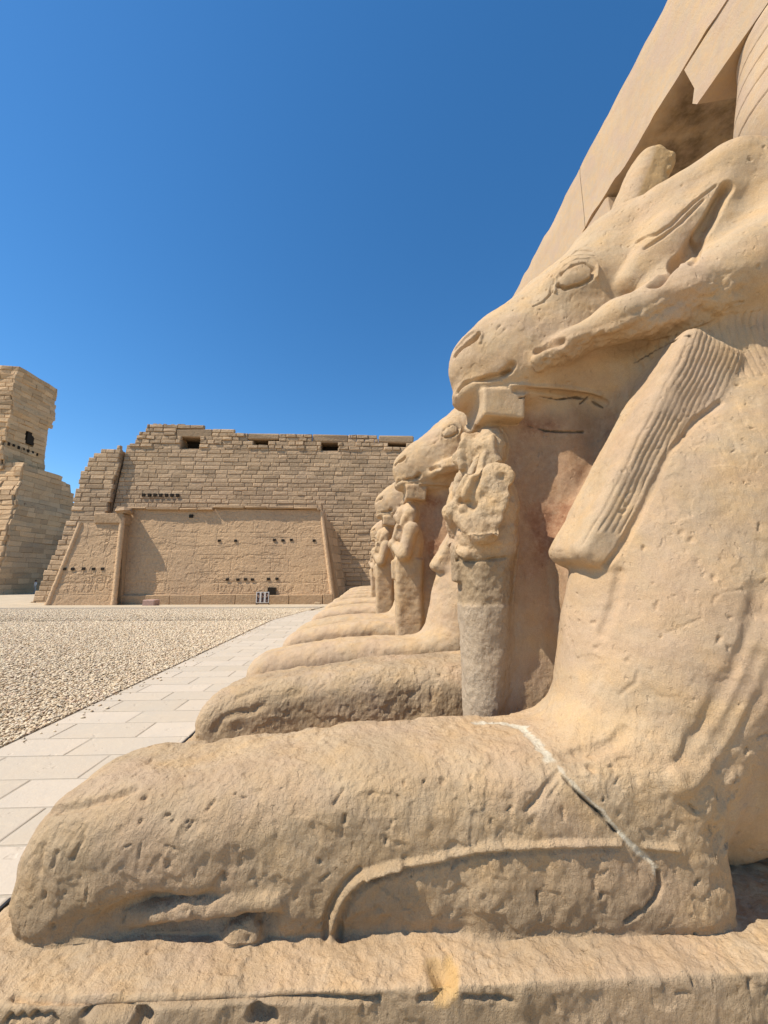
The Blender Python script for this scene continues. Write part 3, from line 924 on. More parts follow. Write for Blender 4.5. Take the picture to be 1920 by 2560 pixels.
def person(loc):
    J = lambda *a: a
    skin = lambda P: smin(smin(smin(ell(P, (0, 0, 1.50), (.078, .095, .115)), chain(P, [((0, 0, 1.44), .05), ((0, 0, 1.25), .06), ((0, 0, .9), .11)]), .03),
                               np.minimum(chain(P, [((-.17, 0, 1.30), .05), ((-.23, .0, 1.10), .038), ((-.20, -.10, .90), .032), ((-.18, -.13, .83), .03)]), chain(P, [((.17, 0, 1.30), .05), ((.23, .0, 1.10), .038), ((.22, -.10, .90), .032), ((.20, -.13, .83), .03)])), .05),
                          np.minimum(smin(caps(P, (-.05, 0, .88), (-.10, .02, .06), .08, .04), caps(P, (0, 0, 1.28), (-.17, 0, 1.30), .06, .05), .03), smin(caps(P, (.05, 0, .88), (.10, 0, .06), .08, .04), caps(P, (0, 0, 1.28), (.17, 0, 1.30), .06, .05), .03)), .04)
    wear = {
        'shirt': lambda P: smin(smin(ell(P, (0, 0, 1.10), (.19, .12, .30)), ell(P, (0, .01, 1.27), (.21, .10, .10)), .08),
                         np.minimum(caps(P, (-.19, 0, 1.30), (-.23, .0, 1.08), .065, .06), caps(P, (.19, 0, 1.30), (.23, .0, 1.08), .065, .06)), .04),
        'trousers': lambda P: smin(ell(P, (0, 0, .86), (.17, .12, .14)), np.minimum(chain(P, [((-.085, 0, .84), .095), ((-.10, -.01, .46), .07), ((-.10, .02, .08), .055)]), chain(P, [((.085, 0, .84), .095), ((.10, -.02, .46), .07), ((.10, .0, .08), .055)])), .05),
        'shoe': lambda P: ell(P, (-.10, -.05, .035), (.05, .13, .045)),
        'shoe.r': lambda P: ell(P, (.10, -.07, .035), (.05, .13, .045)),
        'hair': lambda P: np.maximum(ell(P, (0, .015, 1.525), (.086, .10, .105)), 1.50 - P[:, 2] - (P[:, 1] > 0) * .05),
    }
    mats = {'person': plain('skin', (.33, .19, .12)), 'shirt': plain('shirt', (.60, .58, .54)), 'trousers': plain('trousers', (.36, .34, .30)), 'shoe': plain('shoe', (.06, .05, .04)), 'hair': plain('hair', (.03, .025, .02))}
    root = None
    for n, f in [('person', skin)] + list(wear.items()):
        V, Q = mesh_sdf(f, (-.35, -.3, -.05), (.35, .3, 1.7), .016)
        base = n.split('.')[0]
        ob = np_mesh(base, V, Q, mats[base], root, True, vnormals(V, Q))
        if root is None: root = ob
    root.location = loc; root.rotation_euler = (0, 0, 2.6)
    tag(root, 'person in a pale shirt and light trousers standing in the shade of the gateway', 'person')
person((-39.4, 48.2, float(ground_z(np.array(-39.4), np.array(48.2))) - .03))

# ------------------------------------------------------------------ ram-headed sphinxes
# local frame: faces -x, y across the body, z up from the ground; plinth top at z = 0.1
def interp(x, pts):
    return np.interp(x, [p[0] for p in pts], [p[1] for p in pts]).astype(np.float32)

PZ = 0.10
def sphinx_parts(o):
    """dict of part name -> distance function"""
    tip = o['tip']; head = o['head']; stat = o['statuette']
    def leg(P, sy):
        x, y, z = P[:, 0], P[:, 1] * sy, P[:, 2]
        k = (-0.98 - tip)
        xs = np.where(x < 0.2, (x - 0.2) * (1.18 / (0.2 - tip)) + 0.2, x)     # shorter or longer paws
        zt = interp(xs, [(-1.1, .34), (-.98, .385), (-.9, .425), (-.75, .48), (-.6, .515), (-.4, .55), (0, .585), (.35, .595), (.8, .61), (1.2, .65)])
        if sy > 0: zt = zt - .03 * sstep(.2, -.3, x)
        if sy < 0: zt = zt - .055 * sstep(-1.0, -.5, x) * sstep(1.0, .5, x)
        zb = np.full_like(x, 0.03)
        hw = interp(xs, [(-1, .235), (-.7, .26), (-.3, .25), (.2, .255), (1, .29)])
        zc = (zt + zb) / 2; hh = (zt - zb) / 2
        x0, x1 = tip + (.10 if sy > 0 else 0), 1.085 + 0.02 * (z < .3)
        r = 0.15 if sy < 0 else 0.12
        q = np.stack([np.abs(x - (x0 + x1) / 2) - (x1 - x0) / 2 + r, np.abs(y - 0.5) - hw + r, np.abs(z - zc) - hh + r], 1)
        d = np.linalg.norm(np.maximum(q, 0), axis=1) + np.minimum(q.max(1), 0) - r
        # sharp lower edges towards the elbow block
        d2 = box(P * np.array((1, sy, 1), np.float32), (0.70, 0.5, 0.25), (0.385, 0.25, 0.24), 0.03)
        d = smin(d, d2, 0.06)
        # hollow worn under the pad of the paw, with a ledge left standing in it
        Q3 = np.stack([x, y, z], 1)
        c = chain(Q3, [((tip + .24, .80, .135), .06), ((tip + .45, .775, .155), .085), ((tip + .75, .775, .150), .070)], 1.0)
        d = smax(d, -c, 0.03)
        rd = chain(Q3, [((tip + .36, .70, .145), .018), ((tip + .55, .73, .180), .022), ((tip + .80, .745, .205), .024)], 1.0)
        d = smin(d, rd, 0.02)
        lump = smin(box(Q3, (tip + .720, .715, .118), (.034, .034, .032), .016, ry=25), ell(Q3, (tip + .685, .720, .10), (.024, .03, .025)), .02)
        d = smin(d, lump, 0.03)
        if o['variant'] != 'worn' or sy > 0:                   # grooves between the toes
            for ty in (.41, .50, .59):
                g_ = chain(Q3, [((tip - .02, ty, .30), .020), ((tip + .05, ty, .42), .020), ((tip + .26, ty, .50), .010)], 1.0)
                d = smax(d, -g_, .025)
        return d
    def body(P):
        A = P.copy(); A[:, 1] = np.abs(A[:, 1])
        b = box(P, (2.55, 0, 0.95), (1.55, 0.56, 0.62), 0.42)
        b = smin(b, ell(P, (1.9, 0, 1.15), (0.95, 0.60, 0.78)), 0.25)
        sh = ell(A, (1.47, 0.46, 1.02), (0.62, 0.335, 0.98), ry=-24)            # shoulder
        sh = smin(sh, chain(A, [((1.28, .52, .85), .26), ((1.0, .5, .56), .24), ((.80, .5, .36), .20)]), 0.22)
        b = smin(b, sh, 0.14)
        b = smin(b, ell(A, (3.45, 0.50, 0.72), (0.72, 0.36, 0.68)), 0.12)       # haunch
        b = smin(b, chain(A, [((3.3, .68, .2), .14), ((2.7, .68, .2), .12)]), 0.12)
        b = smin(b, box(A, (2.75, 0, .3), (1.15, .30, .3), .05), 0.05)            # stone left under the belly
        b = smin(b, chain(P, [((4.1, .1, .5), .09), ((4.0, .5, .2), .09), ((3.3, .86, .17), .06)]), 0.05)
        b = smin(b, ell(A, (1.75, 0.25, 2.05), (0.48, 0.34, 0.62), ry=-20), 0.18)      # mane
        b = smin(b, chain(P, [((1.5, 0, 1.7), .34), ((1.65, 0, 2.3), .36)], 1.15), 0.12)
        return b
    def web(P):
        # slab tying the little king to the chest
        w_ = box(P, (1.0, 0, 1.02), (0.36, 0.085, 0.98), 0.02, ry=0)
        w_ = smin(w_, box(P, (1.22, 0, 1.6), (.26, .15, .45), .1), .10)
        return w_
    def lappet(P, sy):
        Q = P * np.array((1, sy, 1), np.float32)
        d = box(Q, (1.180, 0.458, 1.60), (0.135, 0.145, 0.57), 0.05, ry=-31)
        cut = 1.135 - Q[:, 2] + 0.10 * (Q[:, 0] - 0.9)
        d = smax(d, cut, 0.015)
        return d
    def headf(P):
        A = P.copy(); A[:, 1] = np.abs(A[:, 1])
        d = ell(P, (0.775, 0, 2.315), (0.335, 0.23, 0.262), ry=33)
        d = smin(d, ell(P, (1.16, 0, 2.50), (0.52, 0.315, 0.33), ry=40), 0.16)
        d = smin(d, ell(P, (1.60, 0, 2.88), (0.50, 0.36, 0.41), ry=38), 0.16)
        d = smin(d, ell(P, (1.14, 0, 2.66), (0.42, 0.22, 0.22), ry=42), 0.10)       # bridge and brow
        d = smin(d, ell(P, (1.08, 0, 2.22), (0.52, 0.26, 0.22), ry=8), 0.12)        # jaw
        d = smin(d, ell(P, (0.60, 0, 2.115), (0.135, 0.155, 0.085), ry=20), 0.04)      # lower lip
        d = smin(d, ell(A, (1.08, .20, 2.63), (.17, .12, .13), ry=35), 0.08)      # eye ridge
        d = smin(d, ell(A, (1.76, .36, 2.74), (.42, .21, .36), ry=40), .08)
        d = smin(d, ell(A, (1.44, .34, 2.52), (.14, .12, .11), ry=35), .06)
        d = smin(d, chain(P, [((1.35, 0, 2.2), .3), ((1.7, 0, 2.5), .36)], 1.1), 0.1)
        return d
    def eye(P, sy):
        Q = P * np.array((1, sy, 1), np.float32)
        return ell(Q, (1.045, 0.285, 2.60), (0.088, 0.045, 0.060), ry=28)
    HP = [((1.56, .32, 3.02), .12), ((1.78, .46, 3.03), .155), ((1.96, .52, 2.90), .19), ((1.99, .54, 2.74), .21),
          ((1.86, .54, 2.53), .20), ((1.65, .53, 2.42), .175), ((1.40, .495, 2.335), .128), ((1.16, .43, 2.265), .090), ((0.98, .335, 2.205), .06), ((0.86, .285, 2.15), .032)]
    def horn(P, sy):
        Q = P * np.array((1, sy, 1), np.float32)
        return chain(Q, HP, 1.0, 0.05)
    def ear(P, sy):
        Q = P * np.array((1, sy, 1), np.float32)
        d = chain(Q, [((1.32, .32, 2.56), .07), ((1.50, .40, 2.74), .12), ((1.68, .46, 2.89), .105), ((1.82, .50, 3.01), .05)], 1.0, 0.05)
        return d
    def stump(P):
        d = box(P, (1.70, 0.06, 3.40), (.125, .13, .44), .09, ry=-24)
        cut = (P[:, 0] - 1.9) * 0.75 + (P[:, 2] - 3.70) * 0.5 - 0.06
        return smax(d, cut, .03)
    def king(P):
        A = P.copy(); A[:, 1] = np.abs(A[:, 1])
        x, y, z = P[:, 0], P[:, 1], P[:, 2]
        # legs swathed in one tapering shaft with a squared front
        fx = interp(z, [(.05, .475), (.4, .480), (.9, .478), (1.27, .475)]); bx = .76
        hy = interp(z, [(.05, .105), (.4, .115), (.9, .145), (1.25, .17)])
        rr = .10 if o['variant'] == 'worn' else .05
        if o['variant'] == 'worn': bx = interp(z, [(.1, .645), (1.2, .745)])
        q = np.stack([np.abs(x - (fx + bx) / 2) - (bx - fx) / 2 + rr, np.abs(y) - hy + rr], 1)
        d = np.linalg.norm(np.maximum(q, 0), axis=1) + np.minimum(q.max(1), 0) - rr
        d = np.maximum(d, np.maximum(z - 1.27, .06 - z))
        t = smin(ell(P, (.635, 0, 1.46), (.15, .19, .25)), ell(P, (.62, 0, 1.27), (.145, .17, .11)), .05)
        t = smin(t, chain(A, [((.635, .195, 1.575), .078), ((.56, .215, 1.33), .072)]), .018)       # upper arms
        t = smin(t, chain(A, [((.55, .215, 1.31), .070), ((.475, .05, 1.42), .052)]), .015)         # crossed forearms
        t = smin(t, ell(A, (.452, .05, 1.44), (.05, .055, .05)), .012)                              # fists
        t = smin(t, chain(A, [((.45, .05, 1.44), .022), ((.50, .15, 1.62), .016)]), .012)           # sceptres
        d = smin(d, t, .025)
        d = smin(d, box(P, (.47, 0, 1.16), (.03, .06, .10), .02), .015)                             # apron
        if o['king_head']:
            h = ell(P, (.575, 0, 1.735), (.098, .085, .135))
            h = smin(h, ell(P, (.485, 0, 1.735), (.028, .020, .040)), .015)                         # nose
            h = smax(h, -ell(A, (.487, .042, 1.768), (.022, .026, .016)), .012)                     # eyes
            h = smax(h, -box(P, (.480, 0, 1.672), (.02, .035, .006), .004), .008)                   # mouth
            w2 = smin(ell(P, (.655, 0, 1.765), (.105, .150, .145)), box(A, (.63, .09, 1.68), (.06, .065, .12), .04), .04)
            h = smin(h, w2, .012)
            h = smin(h, chain(A, [((.575, .125, 1.70), .042), ((.515, .105, 1.50), .036)]), .014)   # wig lappets
            h = smin(h, chain(P, [((.50, 0, 1.63), .024), ((.478, 0, 1.50), .026)]), .012)          # beard
            d = smin(d, h, .02)
        if o['variant'] == 'worn':
            d = smin(d, box(P, (.61, 0, 1.27), (.125, .165, .09), .06), .04)
            for n_, c_ in (((-.62, -.70, .35), (.445, -.19, 1.47)), ((-.85, .1, .5), (.462, 0, 1.76)), ((-.40, -.90, .1), (.60, -.172, 1.76))):
                nv = np.array(n_, np.float32); nv /= np.linalg.norm(nv)
                d = smax(d, (P - np.array(c_, np.float32)) @ nv - 12 * np.maximum(1.30 - z, 0), .02)
        return d
    def cap(P):
        x = P[:, 0]
        return box(P, (.695, 0, 1.972), (.108, .185, .075), .010, ry=-4)
    def plinth(P):
        return box(P, (1.55, 0, -0.06), (2.62 , 0.89, 0.16), 0.03)
    d = {}
    d['body'] = body
    d['chest_slab'] = web
    d['foreleg'] = lambda P: leg(P, -1)
    d['foreleg.r'] = lambda P: leg(P, 1)
    if stat:
        d['king_figure'] = king
    if head:
        d['cap_block'] = cap
        d['head'] = headf
        d['horn'] = lambda P: horn(P, -1); d['horn.r'] = lambda P: horn(P, 1)
        d['ear'] = lambda P: ear(P, -1); d['ear.r'] = lambda P: ear(P, 1)
        d['eye'] = lambda P: eye(P, -1); d['eye.r'] = lambda P: eye(P, 1)
        if o['stump']: d['crown_stump'] = stump
        d['wig_lappet'] = lambda P: lappet(P, -1); d['wig_lappet.r'] = lambda P: lappet(P, 1)
    d['plinth'] = lambda P: box(P, ((tip - .06 + 4.3) / 2, 0, PZ - 0.17), ((4.3 - tip + .06) / 2, 0.885, 0.17), 0.014)
    return d

BLEND = {'body': .02, 'foreleg': .10, 'foreleg.r': .10, 'chest_slab': .03, 'king_figure': .03, 'cap_block': .005, 'head': .05,
         'horn': .075, 'horn.r': .075, 'ear': .03, 'ear.r': .03, 'eye': .012, 'eye.r': .012, 'crown_stump': .05,
         'wig_lappet': .03, 'wig_lappet.r': .03, 'plinth': .018}

def par_eval(f, V):
    out = np.empty(len(V), np.float32)
    def job(s): out[s:s + 60000] = f(V[s:s + 60000])
    with ThreadPoolExecutor(4) as ex_: list(ex_.map(job, range(0, len(V), 60000)))
    return out

def subdivide(V, Q, m):
    q = Q[m].astype(np.int64)
    e = np.stack([q, np.roll(q, -1, 1)], -1).reshape(-1, 2); e.sort(1)
    u, inv = np.unique(e[:, 0] * len(V) + e[:, 1], return_inverse=True)
    a, b = u // len(V), u % len(V)
    mid = (V[a] + V[b]) / 2
    cen = V[q].mean(1)
    n0, n1 = len(V), len(V) + len(mid)
    mi = inv.reshape(-1, 4) + n0
    ci = np.arange(len(q)) + n1
    new = [np.stack([q[:, k], mi[:, k], ci, mi[:, (k + 3) % 4]], 1) for k in range(4)]
    return np.concatenate([V, mid, cen]).astype(np.float32), np.concatenate([Q[~m]] + new)

def sculpt(o):
    parts = sphinx_parts(o)
    names = list(parts)
    def f(P):
        d = None
        for n in names:
            p = parts[n](P)
            d = p if d is None else smin(d, p, BLEND[n])
        if not o['head']:
            cutn = fbm(P, 2.5, 3, 5)
            d = np.maximum(d, P[:, 2] - (o['cut'] + .10 * cutn + .1 * (P[:, 0] - 1)))
        return np.maximum(d, -.06 - P[:, 2])
    V, Q = mesh_sdf(f, (o['tip'] - .16, -.96, -.12), (o['xmax'], .96, 4.05 if o['head'] else o['cut'] + .5), o['h'])
    if o['detail']:                                    # finer mesh where the camera is close
        m = (V[Q][:, :, 0] < 2.1).all(1)
        V, Q = subdivide(V, Q, m)
    N = vnormals(V, Q)
    dist = np.stack([par_eval(parts[n], V) for n in names])
    lab = np.argmin(dist, 0)
    soft = np.exp(-(dist - dist.min(0)) / .028); soft /= soft.sum(0)      # soft share of each part, for colour and roughness
    o['soft'] = {n: soft[i] for i, n in enumerate(names)}
    V, A = carve(V, N, lab, names, o)
    N = vnormals(V, Q)
    return V, Q, N, lab, names, A

def tints(V, N, lab, names, o):
    x, y, z = V.T
    A = {k: np.zeros(len(V), np.float32) for k in ('red', 'grey', 'white', 'yellow', 'dark', 'brown', 'rough')}
    A['rough'][:] = .45
    n1 = fbm(V, 5, 4, 61)
    ins = np.isin(lab, [names.index(k) for k in ('chest_slab', 'body', 'head') if k in names]) & (np.abs(y) < .30)
    A['red'] = np.where(ins, sstep(.7, 1.25, z + .15 * n1) * sstep(.32, .2, np.abs(y)) * sstep(1.45, 1.25, x) * sstep(.66, .80, x) * sstep(2.04, 1.90, z + .06 * n1) * (.62 + .38 * sstep(-.2, .4, fbm(V, 3, 3, 65))), 0) * .88
    if 'king_figure' in names:
        if o['detail']:
            k = o['soft']['king_figure']
            A['grey'] = k * .8 * sstep(.98, .95, z + .02 * n1)
            A['brown'] = k * .7 * sstep(1.24, 1.20, z + .02 * n1) * sstep(.94, .97, z)
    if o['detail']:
        # the forelegs are of a browner stone than the repair at the elbow; the near one turns darker towards the bottom
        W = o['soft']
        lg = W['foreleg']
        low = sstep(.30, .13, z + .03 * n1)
        A['brown'] = np.maximum(A['brown'], lg * sstep(.90, .78, x + .25 * (z - .2) * (z < .3)) * (.30 + .22 * n1 + .45 * low * sstep(-.5, .3, fbm(V, 4, 3, 66))) * sstep(.56, .38, z))
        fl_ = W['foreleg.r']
        A['brown'] = np.maximum(A['brown'], fl_ * (.30 + .3 * n1))
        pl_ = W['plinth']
        A['brown'] = np.maximum(A['brown'], pl_ * sstep(.5, .8, -N[:, 1]) * (.5 + .3 * n1))  # plinth is darker brown on its near upright face
        A['brown'] = np.clip(A['brown'], 0, 1)
        rest = .34 + .14 * sstep(.9, .6, z)
        lr = np.clip(.80 * lg + fl_ + .60 * pl_, 0, 1) * sstep(.80, .58, z); kr = W['king_figure']
        A['rough'] = (lr + .8 * kr + rest * (1 - np.clip(lr + kr, 0, 1))).astype(np.float32)
    return A

STROKES = [   # name, half width, depth (+ cut, - raised), tint, h = every head, a = nearest only, points on the stone
    ('mouth', 0.022, 0.03, '', 'h', [(0.485, -0.049, 2.094), (0.512, -0.106, 2.116), (0.594, -0.163, 2.11), (0.669, -0.193, 2.111), (0.719, -0.219, 2.127)]),
    ('mouth_corner', 0.032, 0.03, '', 'h', [(0.695, -0.21, 2.125), (0.726, -0.23, 2.151)]),
    ('nostril', 0.022, 0.034, '', 'h', [(0.472, -0.077, 2.29), (0.506, -0.115, 2.323), (0.551, -0.155, 2.334), (0.579, -0.167, 2.358)]),
    ('nostril_rim', 0.016, -0.01, '', 'h', [(0.485, -0.065, 2.342), (0.523, -0.101, 2.377), (0.574, -0.142, 2.403), (0.595, -0.176, 2.358), (0.584, -0.179, 2.309)]),
    ('eye_rim', 0.013, 0.022, '', 'h', [(0.964, -0.292, 2.561), (0.987, -0.295, 2.632), (1.048, -0.307, 2.673), (1.103, -0.313, 2.681), (1.139, -0.322, 2.637), (1.125, -0.325, 2.585), (1.072, -0.321, 2.552), (0.995, -0.306, 2.535), (0.964, -0.292, 2.561)]),
    ('lid', 0.012, -0.012, '', 'h', [(0.95, -0.283, 2.536), (0.962, -0.283, 2.618), (1.01, -0.281, 2.693), (1.075, -0.288, 2.725), (1.14, -0.302, 2.717), (1.164, -0.316, 2.667), (1.148, -0.325, 2.589)]),
    ('brow1', 0.01, 0.012, '', 'h', [(0.934, -0.271, 2.544), (0.951, -0.265, 2.645), (1.052, -0.194, 2.801), (1.11, -0.25, 2.788), (1.177, -0.282, 2.756)]),
    ('brow2', 0.01, 0.01, '', 'h', [(0.92, -0.258, 2.566), (0.958, -0.232, 2.692), (1.136, -0.195, 2.866), (1.186, -0.255, 2.808)]),
    ('tear', 0.01, 0.012, '', 'h', [(0.942, -0.276, 2.54), (0.891, -0.263, 2.491), (0.845, -0.256, 2.47)]),
    ('ear_slot', 0.04, 0.06, '', 'h', [(1.254, -0.557, 2.367), (1.315, -0.561, 2.431), (1.439, -0.477, 2.547), (1.471, -0.496, 2.568), (1.5, -0.511, 2.614), (1.528, -0.528, 2.659), (1.558, -0.541, 2.711), (1.587, -0.554, 2.764), (1.614, -0.56, 2.815), (1.634, -0.573, 2.859)]),
    ('ear_line1', 0.014, 0.014, '', 'h', [(1.355, -0.357, 2.771), (1.372, -0.452, 2.718), (1.417, -0.497, 2.729), (1.441, -0.515, 2.752), (1.475, -0.523, 2.785), (1.513, -0.527, 2.823), (1.559, -0.541, 2.857), (1.601, -0.559, 2.885)]),
    ('ear_line2', 0.014, 0.012, '', 'h', [(1.341, -0.419, 2.676), (1.367, -0.446, 2.682), (1.393, -0.471, 2.688), (1.424, -0.497, 2.707), (1.456, -0.521, 2.728), (1.5, -0.534, 2.773), (1.548, -0.542, 2.824)]),
    ('jaw_pocket', 0.03, 0.03, '', 'h', [(0.84, -0.286, 2.197), (0.883, -0.316, 2.217), (0.913, -0.374, 2.191)]),
    ('lappet_edge', 0.02, 0.016, '', 'a', [(0.882, -0.597, 1.135), (0.907, -0.609, 1.166), (0.935, -0.616, 1.198), (0.955, -0.618, 1.231), (0.975, -0.621, 1.264), (0.996, -0.624, 1.297), (1.015, -0.628, 1.331), (1.037, -0.629, 1.365), (1.063, -0.626, 1.404), (1.087, -0.625, 1.444), (1.11, -0.626, 1.484), (1.134, -0.625, 1.525), (1.159, -0.624, 1.566), (1.193, -0.622, 1.601), (1.227, -0.619, 1.636), (1.258, -0.62, 1.67), (1.295, -0.616, 1.707), (1.329, -0.618, 1.732), (1.366, -0.618, 1.758), (1.402, -0.618, 1.784)]),
    ('horn_break', 0.03, -0.01, '', 'h', [(0.887, -0.343, 2.163), (0.927, -0.381, 2.176), (0.972, -0.41, 2.195), (1.019, -0.428, 2.197), (1.062, -0.452, 2.195), (1.099, -0.481, 2.195), (1.139, -0.506, 2.199), (1.172, -0.52, 2.212), (1.206, -0.533, 2.226), (1.236, -0.549, 2.242), (1.266, -0.566, 2.257)]),
    ('horn_chip', 0.02, 0.02, '', 'a', [(1.513, -0.524, 2.662), (1.529, -0.528, 2.627), (1.5, -0.523, 2.566), (1.385, -0.61, 2.419)]),
    ('neck_crack', 0.006, 0.014, 'dark', 'a', [(1.283, -0.341, 2.116), (1.308, -0.377, 2.126), (1.332, -0.413, 2.136), (1.35, -0.452, 2.136), (1.325, -0.536, 2.104), (1.34, -0.6, 2.083)]),
    ('crack_white1', 0.02, 0.004, 'white', 'a', [(0.415, -0.427, 0.544), (0.47, -0.431, 0.545), (0.523, -0.441, 0.547), (0.546, -0.479, 0.55), (0.568, -0.515, 0.552), (0.564, -0.588, 0.553), (0.566, -0.641, 0.55), (0.57, -0.683, 0.544), (0.578, -0.714, 0.535)]),
    ('crack_white2', 0.01, 0.002, 'white', 'a', [(0.578, -0.714, 0.535), (0.591, -0.74, 0.518), (0.605, -0.761, 0.5), (0.624, -0.771, 0.48), (0.644, -0.776, 0.458), (0.667, -0.778, 0.438), (0.687, -0.783, 0.42), (0.709, -0.785, 0.395), (0.732, -0.784, 0.369), (0.753, -0.786, 0.348), (0.776, -0.786, 0.326), (0.801, -0.783, 0.305), (0.822, -0.785, 0.288), (0.836, -0.787, 0.264)]),
    ('crack_dark', 0.007, 0.02, 'dark', 'a', [(0.567, -0.687, 0.543), (0.575, -0.723, 0.529), (0.586, -0.747, 0.511), (0.608, -0.77, 0.483), (0.627, -0.776, 0.464), (0.648, -0.776, 0.443), (0.68, -0.782, 0.416)]),
    ('crack_dark2', 0.006, 0.016, 'dark', 'a', [(0.68, -0.782, 0.416), (0.701, -0.785, 0.392), (0.724, -0.784, 0.366)]),
    ('plaster_edge', 0.01, 0.018, '', 'a', [(0.836, -0.787, 0.264), (0.839, -0.784, 0.229), (0.82, -0.788, 0.2), (0.778, -0.789, 0.172), (0.755, -0.785, 0.157), (0.73, -0.783, 0.144)]),
    ('tendon', 0.015, -0.013, '', 'a', [(-0.093, -0.737, 0.103), (-0.091, -0.747, 0.143), (-0.07, -0.756, 0.193), (-0.043, -0.755, 0.23), (-0.003, -0.753, 0.26), (0.025, -0.752, 0.266), (0.052, -0.755, 0.275), (0.099, -0.756, 0.284)]),
    ('tendon_b', 0.015, -0.013, '', 'a', [(0.008, -0.753, 0.262), (0.043, -0.754, 0.272), (0.077, -0.756, 0.282), (0.108, -0.756, 0.286), (0.139, -0.757, 0.291), (0.17, -0.758, 0.295), (0.202, -0.756, 0.298), (0.231, -0.758, 0.304), (0.261, -0.757, 0.308), (0.29, -0.761, 0.315), (0.319, -0.767, 0.323), (0.351, -0.77, 0.327), (0.384, -0.773, 0.33), (0.417, -0.774, 0.332), (0.45, -0.776, 0.335), (0.487, -0.776, 0.335), (0.524, -0.777, 0.337), (0.561, -0.779, 0.338), (0.596, -0.78, 0.339), (0.629, -0.785, 0.341), (0.665, -0.785, 0.34), (0.696, -0.786, 0.342), (0.728, -0.786, 0.343)]),
    ('tendon_c', 0.014, -0.012, '', 'a', [(0.806, -0.785, 0.331), (0.855, -0.786, 0.329), (0.894, -0.79, 0.325)]),
    ('tendon_lo', 0.013, 0.01, '', 'a', [(-0.069, -0.738, 0.103), (-0.068, -0.746, 0.139), (-0.049, -0.754, 0.182), (-0.023, -0.757, 0.222), (0.018, -0.756, 0.246), (0.059, -0.753, 0.252), (0.099, -0.757, 0.263)]),
    ('tendon_lo_b', 0.012, 0.007, '', 'a', [(0.008, -0.756, 0.245), (0.043, -0.753, 0.253), (0.077, -0.755, 0.265), (0.108, -0.757, 0.27), (0.139, -0.758, 0.274), (0.17, -0.758, 0.279), (0.201, -0.757, 0.282), (0.231, -0.759, 0.288), (0.261, -0.758, 0.292), (0.29, -0.761, 0.298), (0.318, -0.766, 0.307), (0.35, -0.772, 0.312), (0.383, -0.774, 0.315), (0.416, -0.774, 0.318), (0.448, -0.777, 0.322), (0.486, -0.776, 0.322), (0.522, -0.78, 0.324), (0.559, -0.781, 0.325), (0.593, -0.782, 0.325), (0.626, -0.783, 0.326), (0.66, -0.783, 0.326), (0.693, -0.785, 0.327), (0.725, -0.788, 0.329)]),
    ('tendon_front', 0.014, 0.012, '', 'a', [(-0.11, -0.738, 0.105), (-0.108, -0.75, 0.155), (-0.087, -0.754, 0.2), (-0.072, -0.755, 0.221), (-0.057, -0.754, 0.241), (-0.017, -0.753, 0.272)]),
    ('toe1', 0.022, 0.016, '', 'a', [(-0.913, -0.679, 0.407), (-0.852, -0.689, 0.421), (-0.814, -0.691, 0.432), (-0.779, -0.687, 0.441), (-0.753, -0.684, 0.447), (-0.729, -0.678, 0.452), (-0.704, -0.674, 0.458)]),
    ('toe2', 0.018, 0.01, '', 'a', [(-0.954, -0.664, 0.39), (-0.929, -0.668, 0.408)]),
    ('toe3', 0.016, 0.008, '', 'a', [(-0.912, -0.73, 0.343), (-0.917, -0.735, 0.316), (-0.904, -0.742, 0.284)]),
    ('toe4', 0.012, 0.008, '', 'a', [(-0.86, -0.749, 0.335), (-0.867, -0.751, 0.301)]),
    ('toe5', 0.012, 0.009, '', 'a', [(-0.792, -0.75, 0.37), (-0.8, -0.756, 0.35), (-0.812, -0.756, 0.326)]),
    ('scratch1', 0.007, 0.008, '', 'a', [(-0.627, -0.755, 0.369), (-0.63, -0.761, 0.324)]),
    ('scratch2', 0.008, 0.007, '', 'a', [(-0.448, -0.716, 0.442), (-0.462, -0.73, 0.424)]),
    ('scratch3', 0.008, 0.007, '', 'a', [(-0.066, -0.72, 0.465), (-0.093, -0.738, 0.436)]),
    ('scratch4', 0.01, 0.012, '', 'a', [(-0.06, -0.748, 0.409), (-0.061, -0.75, 0.394)]),
    ('scratch5', 0.007, 0.006, '', 'a', [(-0.559, -0.756, 0.349), (-0.51, -0.76, 0.338)]),
    ('gouge1', 0.014, 0.01, '', 'a', [(0.585, -0.745, 0.513), (0.537, -0.763, 0.483), (0.502, -0.771, 0.449), (0.47, -0.775, 0.427)]),
    ('gouge2', 0.01, 0.008, '', 'a', [(0.582, -0.762, 0.495), (0.559, -0.769, 0.476), (0.537, -0.774, 0.456)]),
    ('gouge3', 0.01, 0.008, '', 'a', [(0.545, -0.687, 0.54), (0.502, -0.713, 0.524)]),
    ('hole1', 0.016, 0.016, '', 'a', [(0.683, -0.745, 0.523), (0.689, -0.75, 0.521)]),
    ('rib1', 0.06, 0.018, '', 'a', [(1.261, -0.807, 1.046), (1.241, -0.814, 1.003), (1.224, -0.819, 0.96), (1.202, -0.821, 0.921), (1.185, -0.819, 0.882), (1.165, -0.815, 0.843), (1.144, -0.812, 0.804), (1.126, -0.807, 0.77), (1.108, -0.803, 0.736), (1.088, -0.801, 0.703), (1.057, -0.792, 0.655), (1.035, -0.787, 0.625), (1.008, -0.788, 0.598), (0.983, -0.792, 0.575), (0.959, -0.794, 0.551)]),
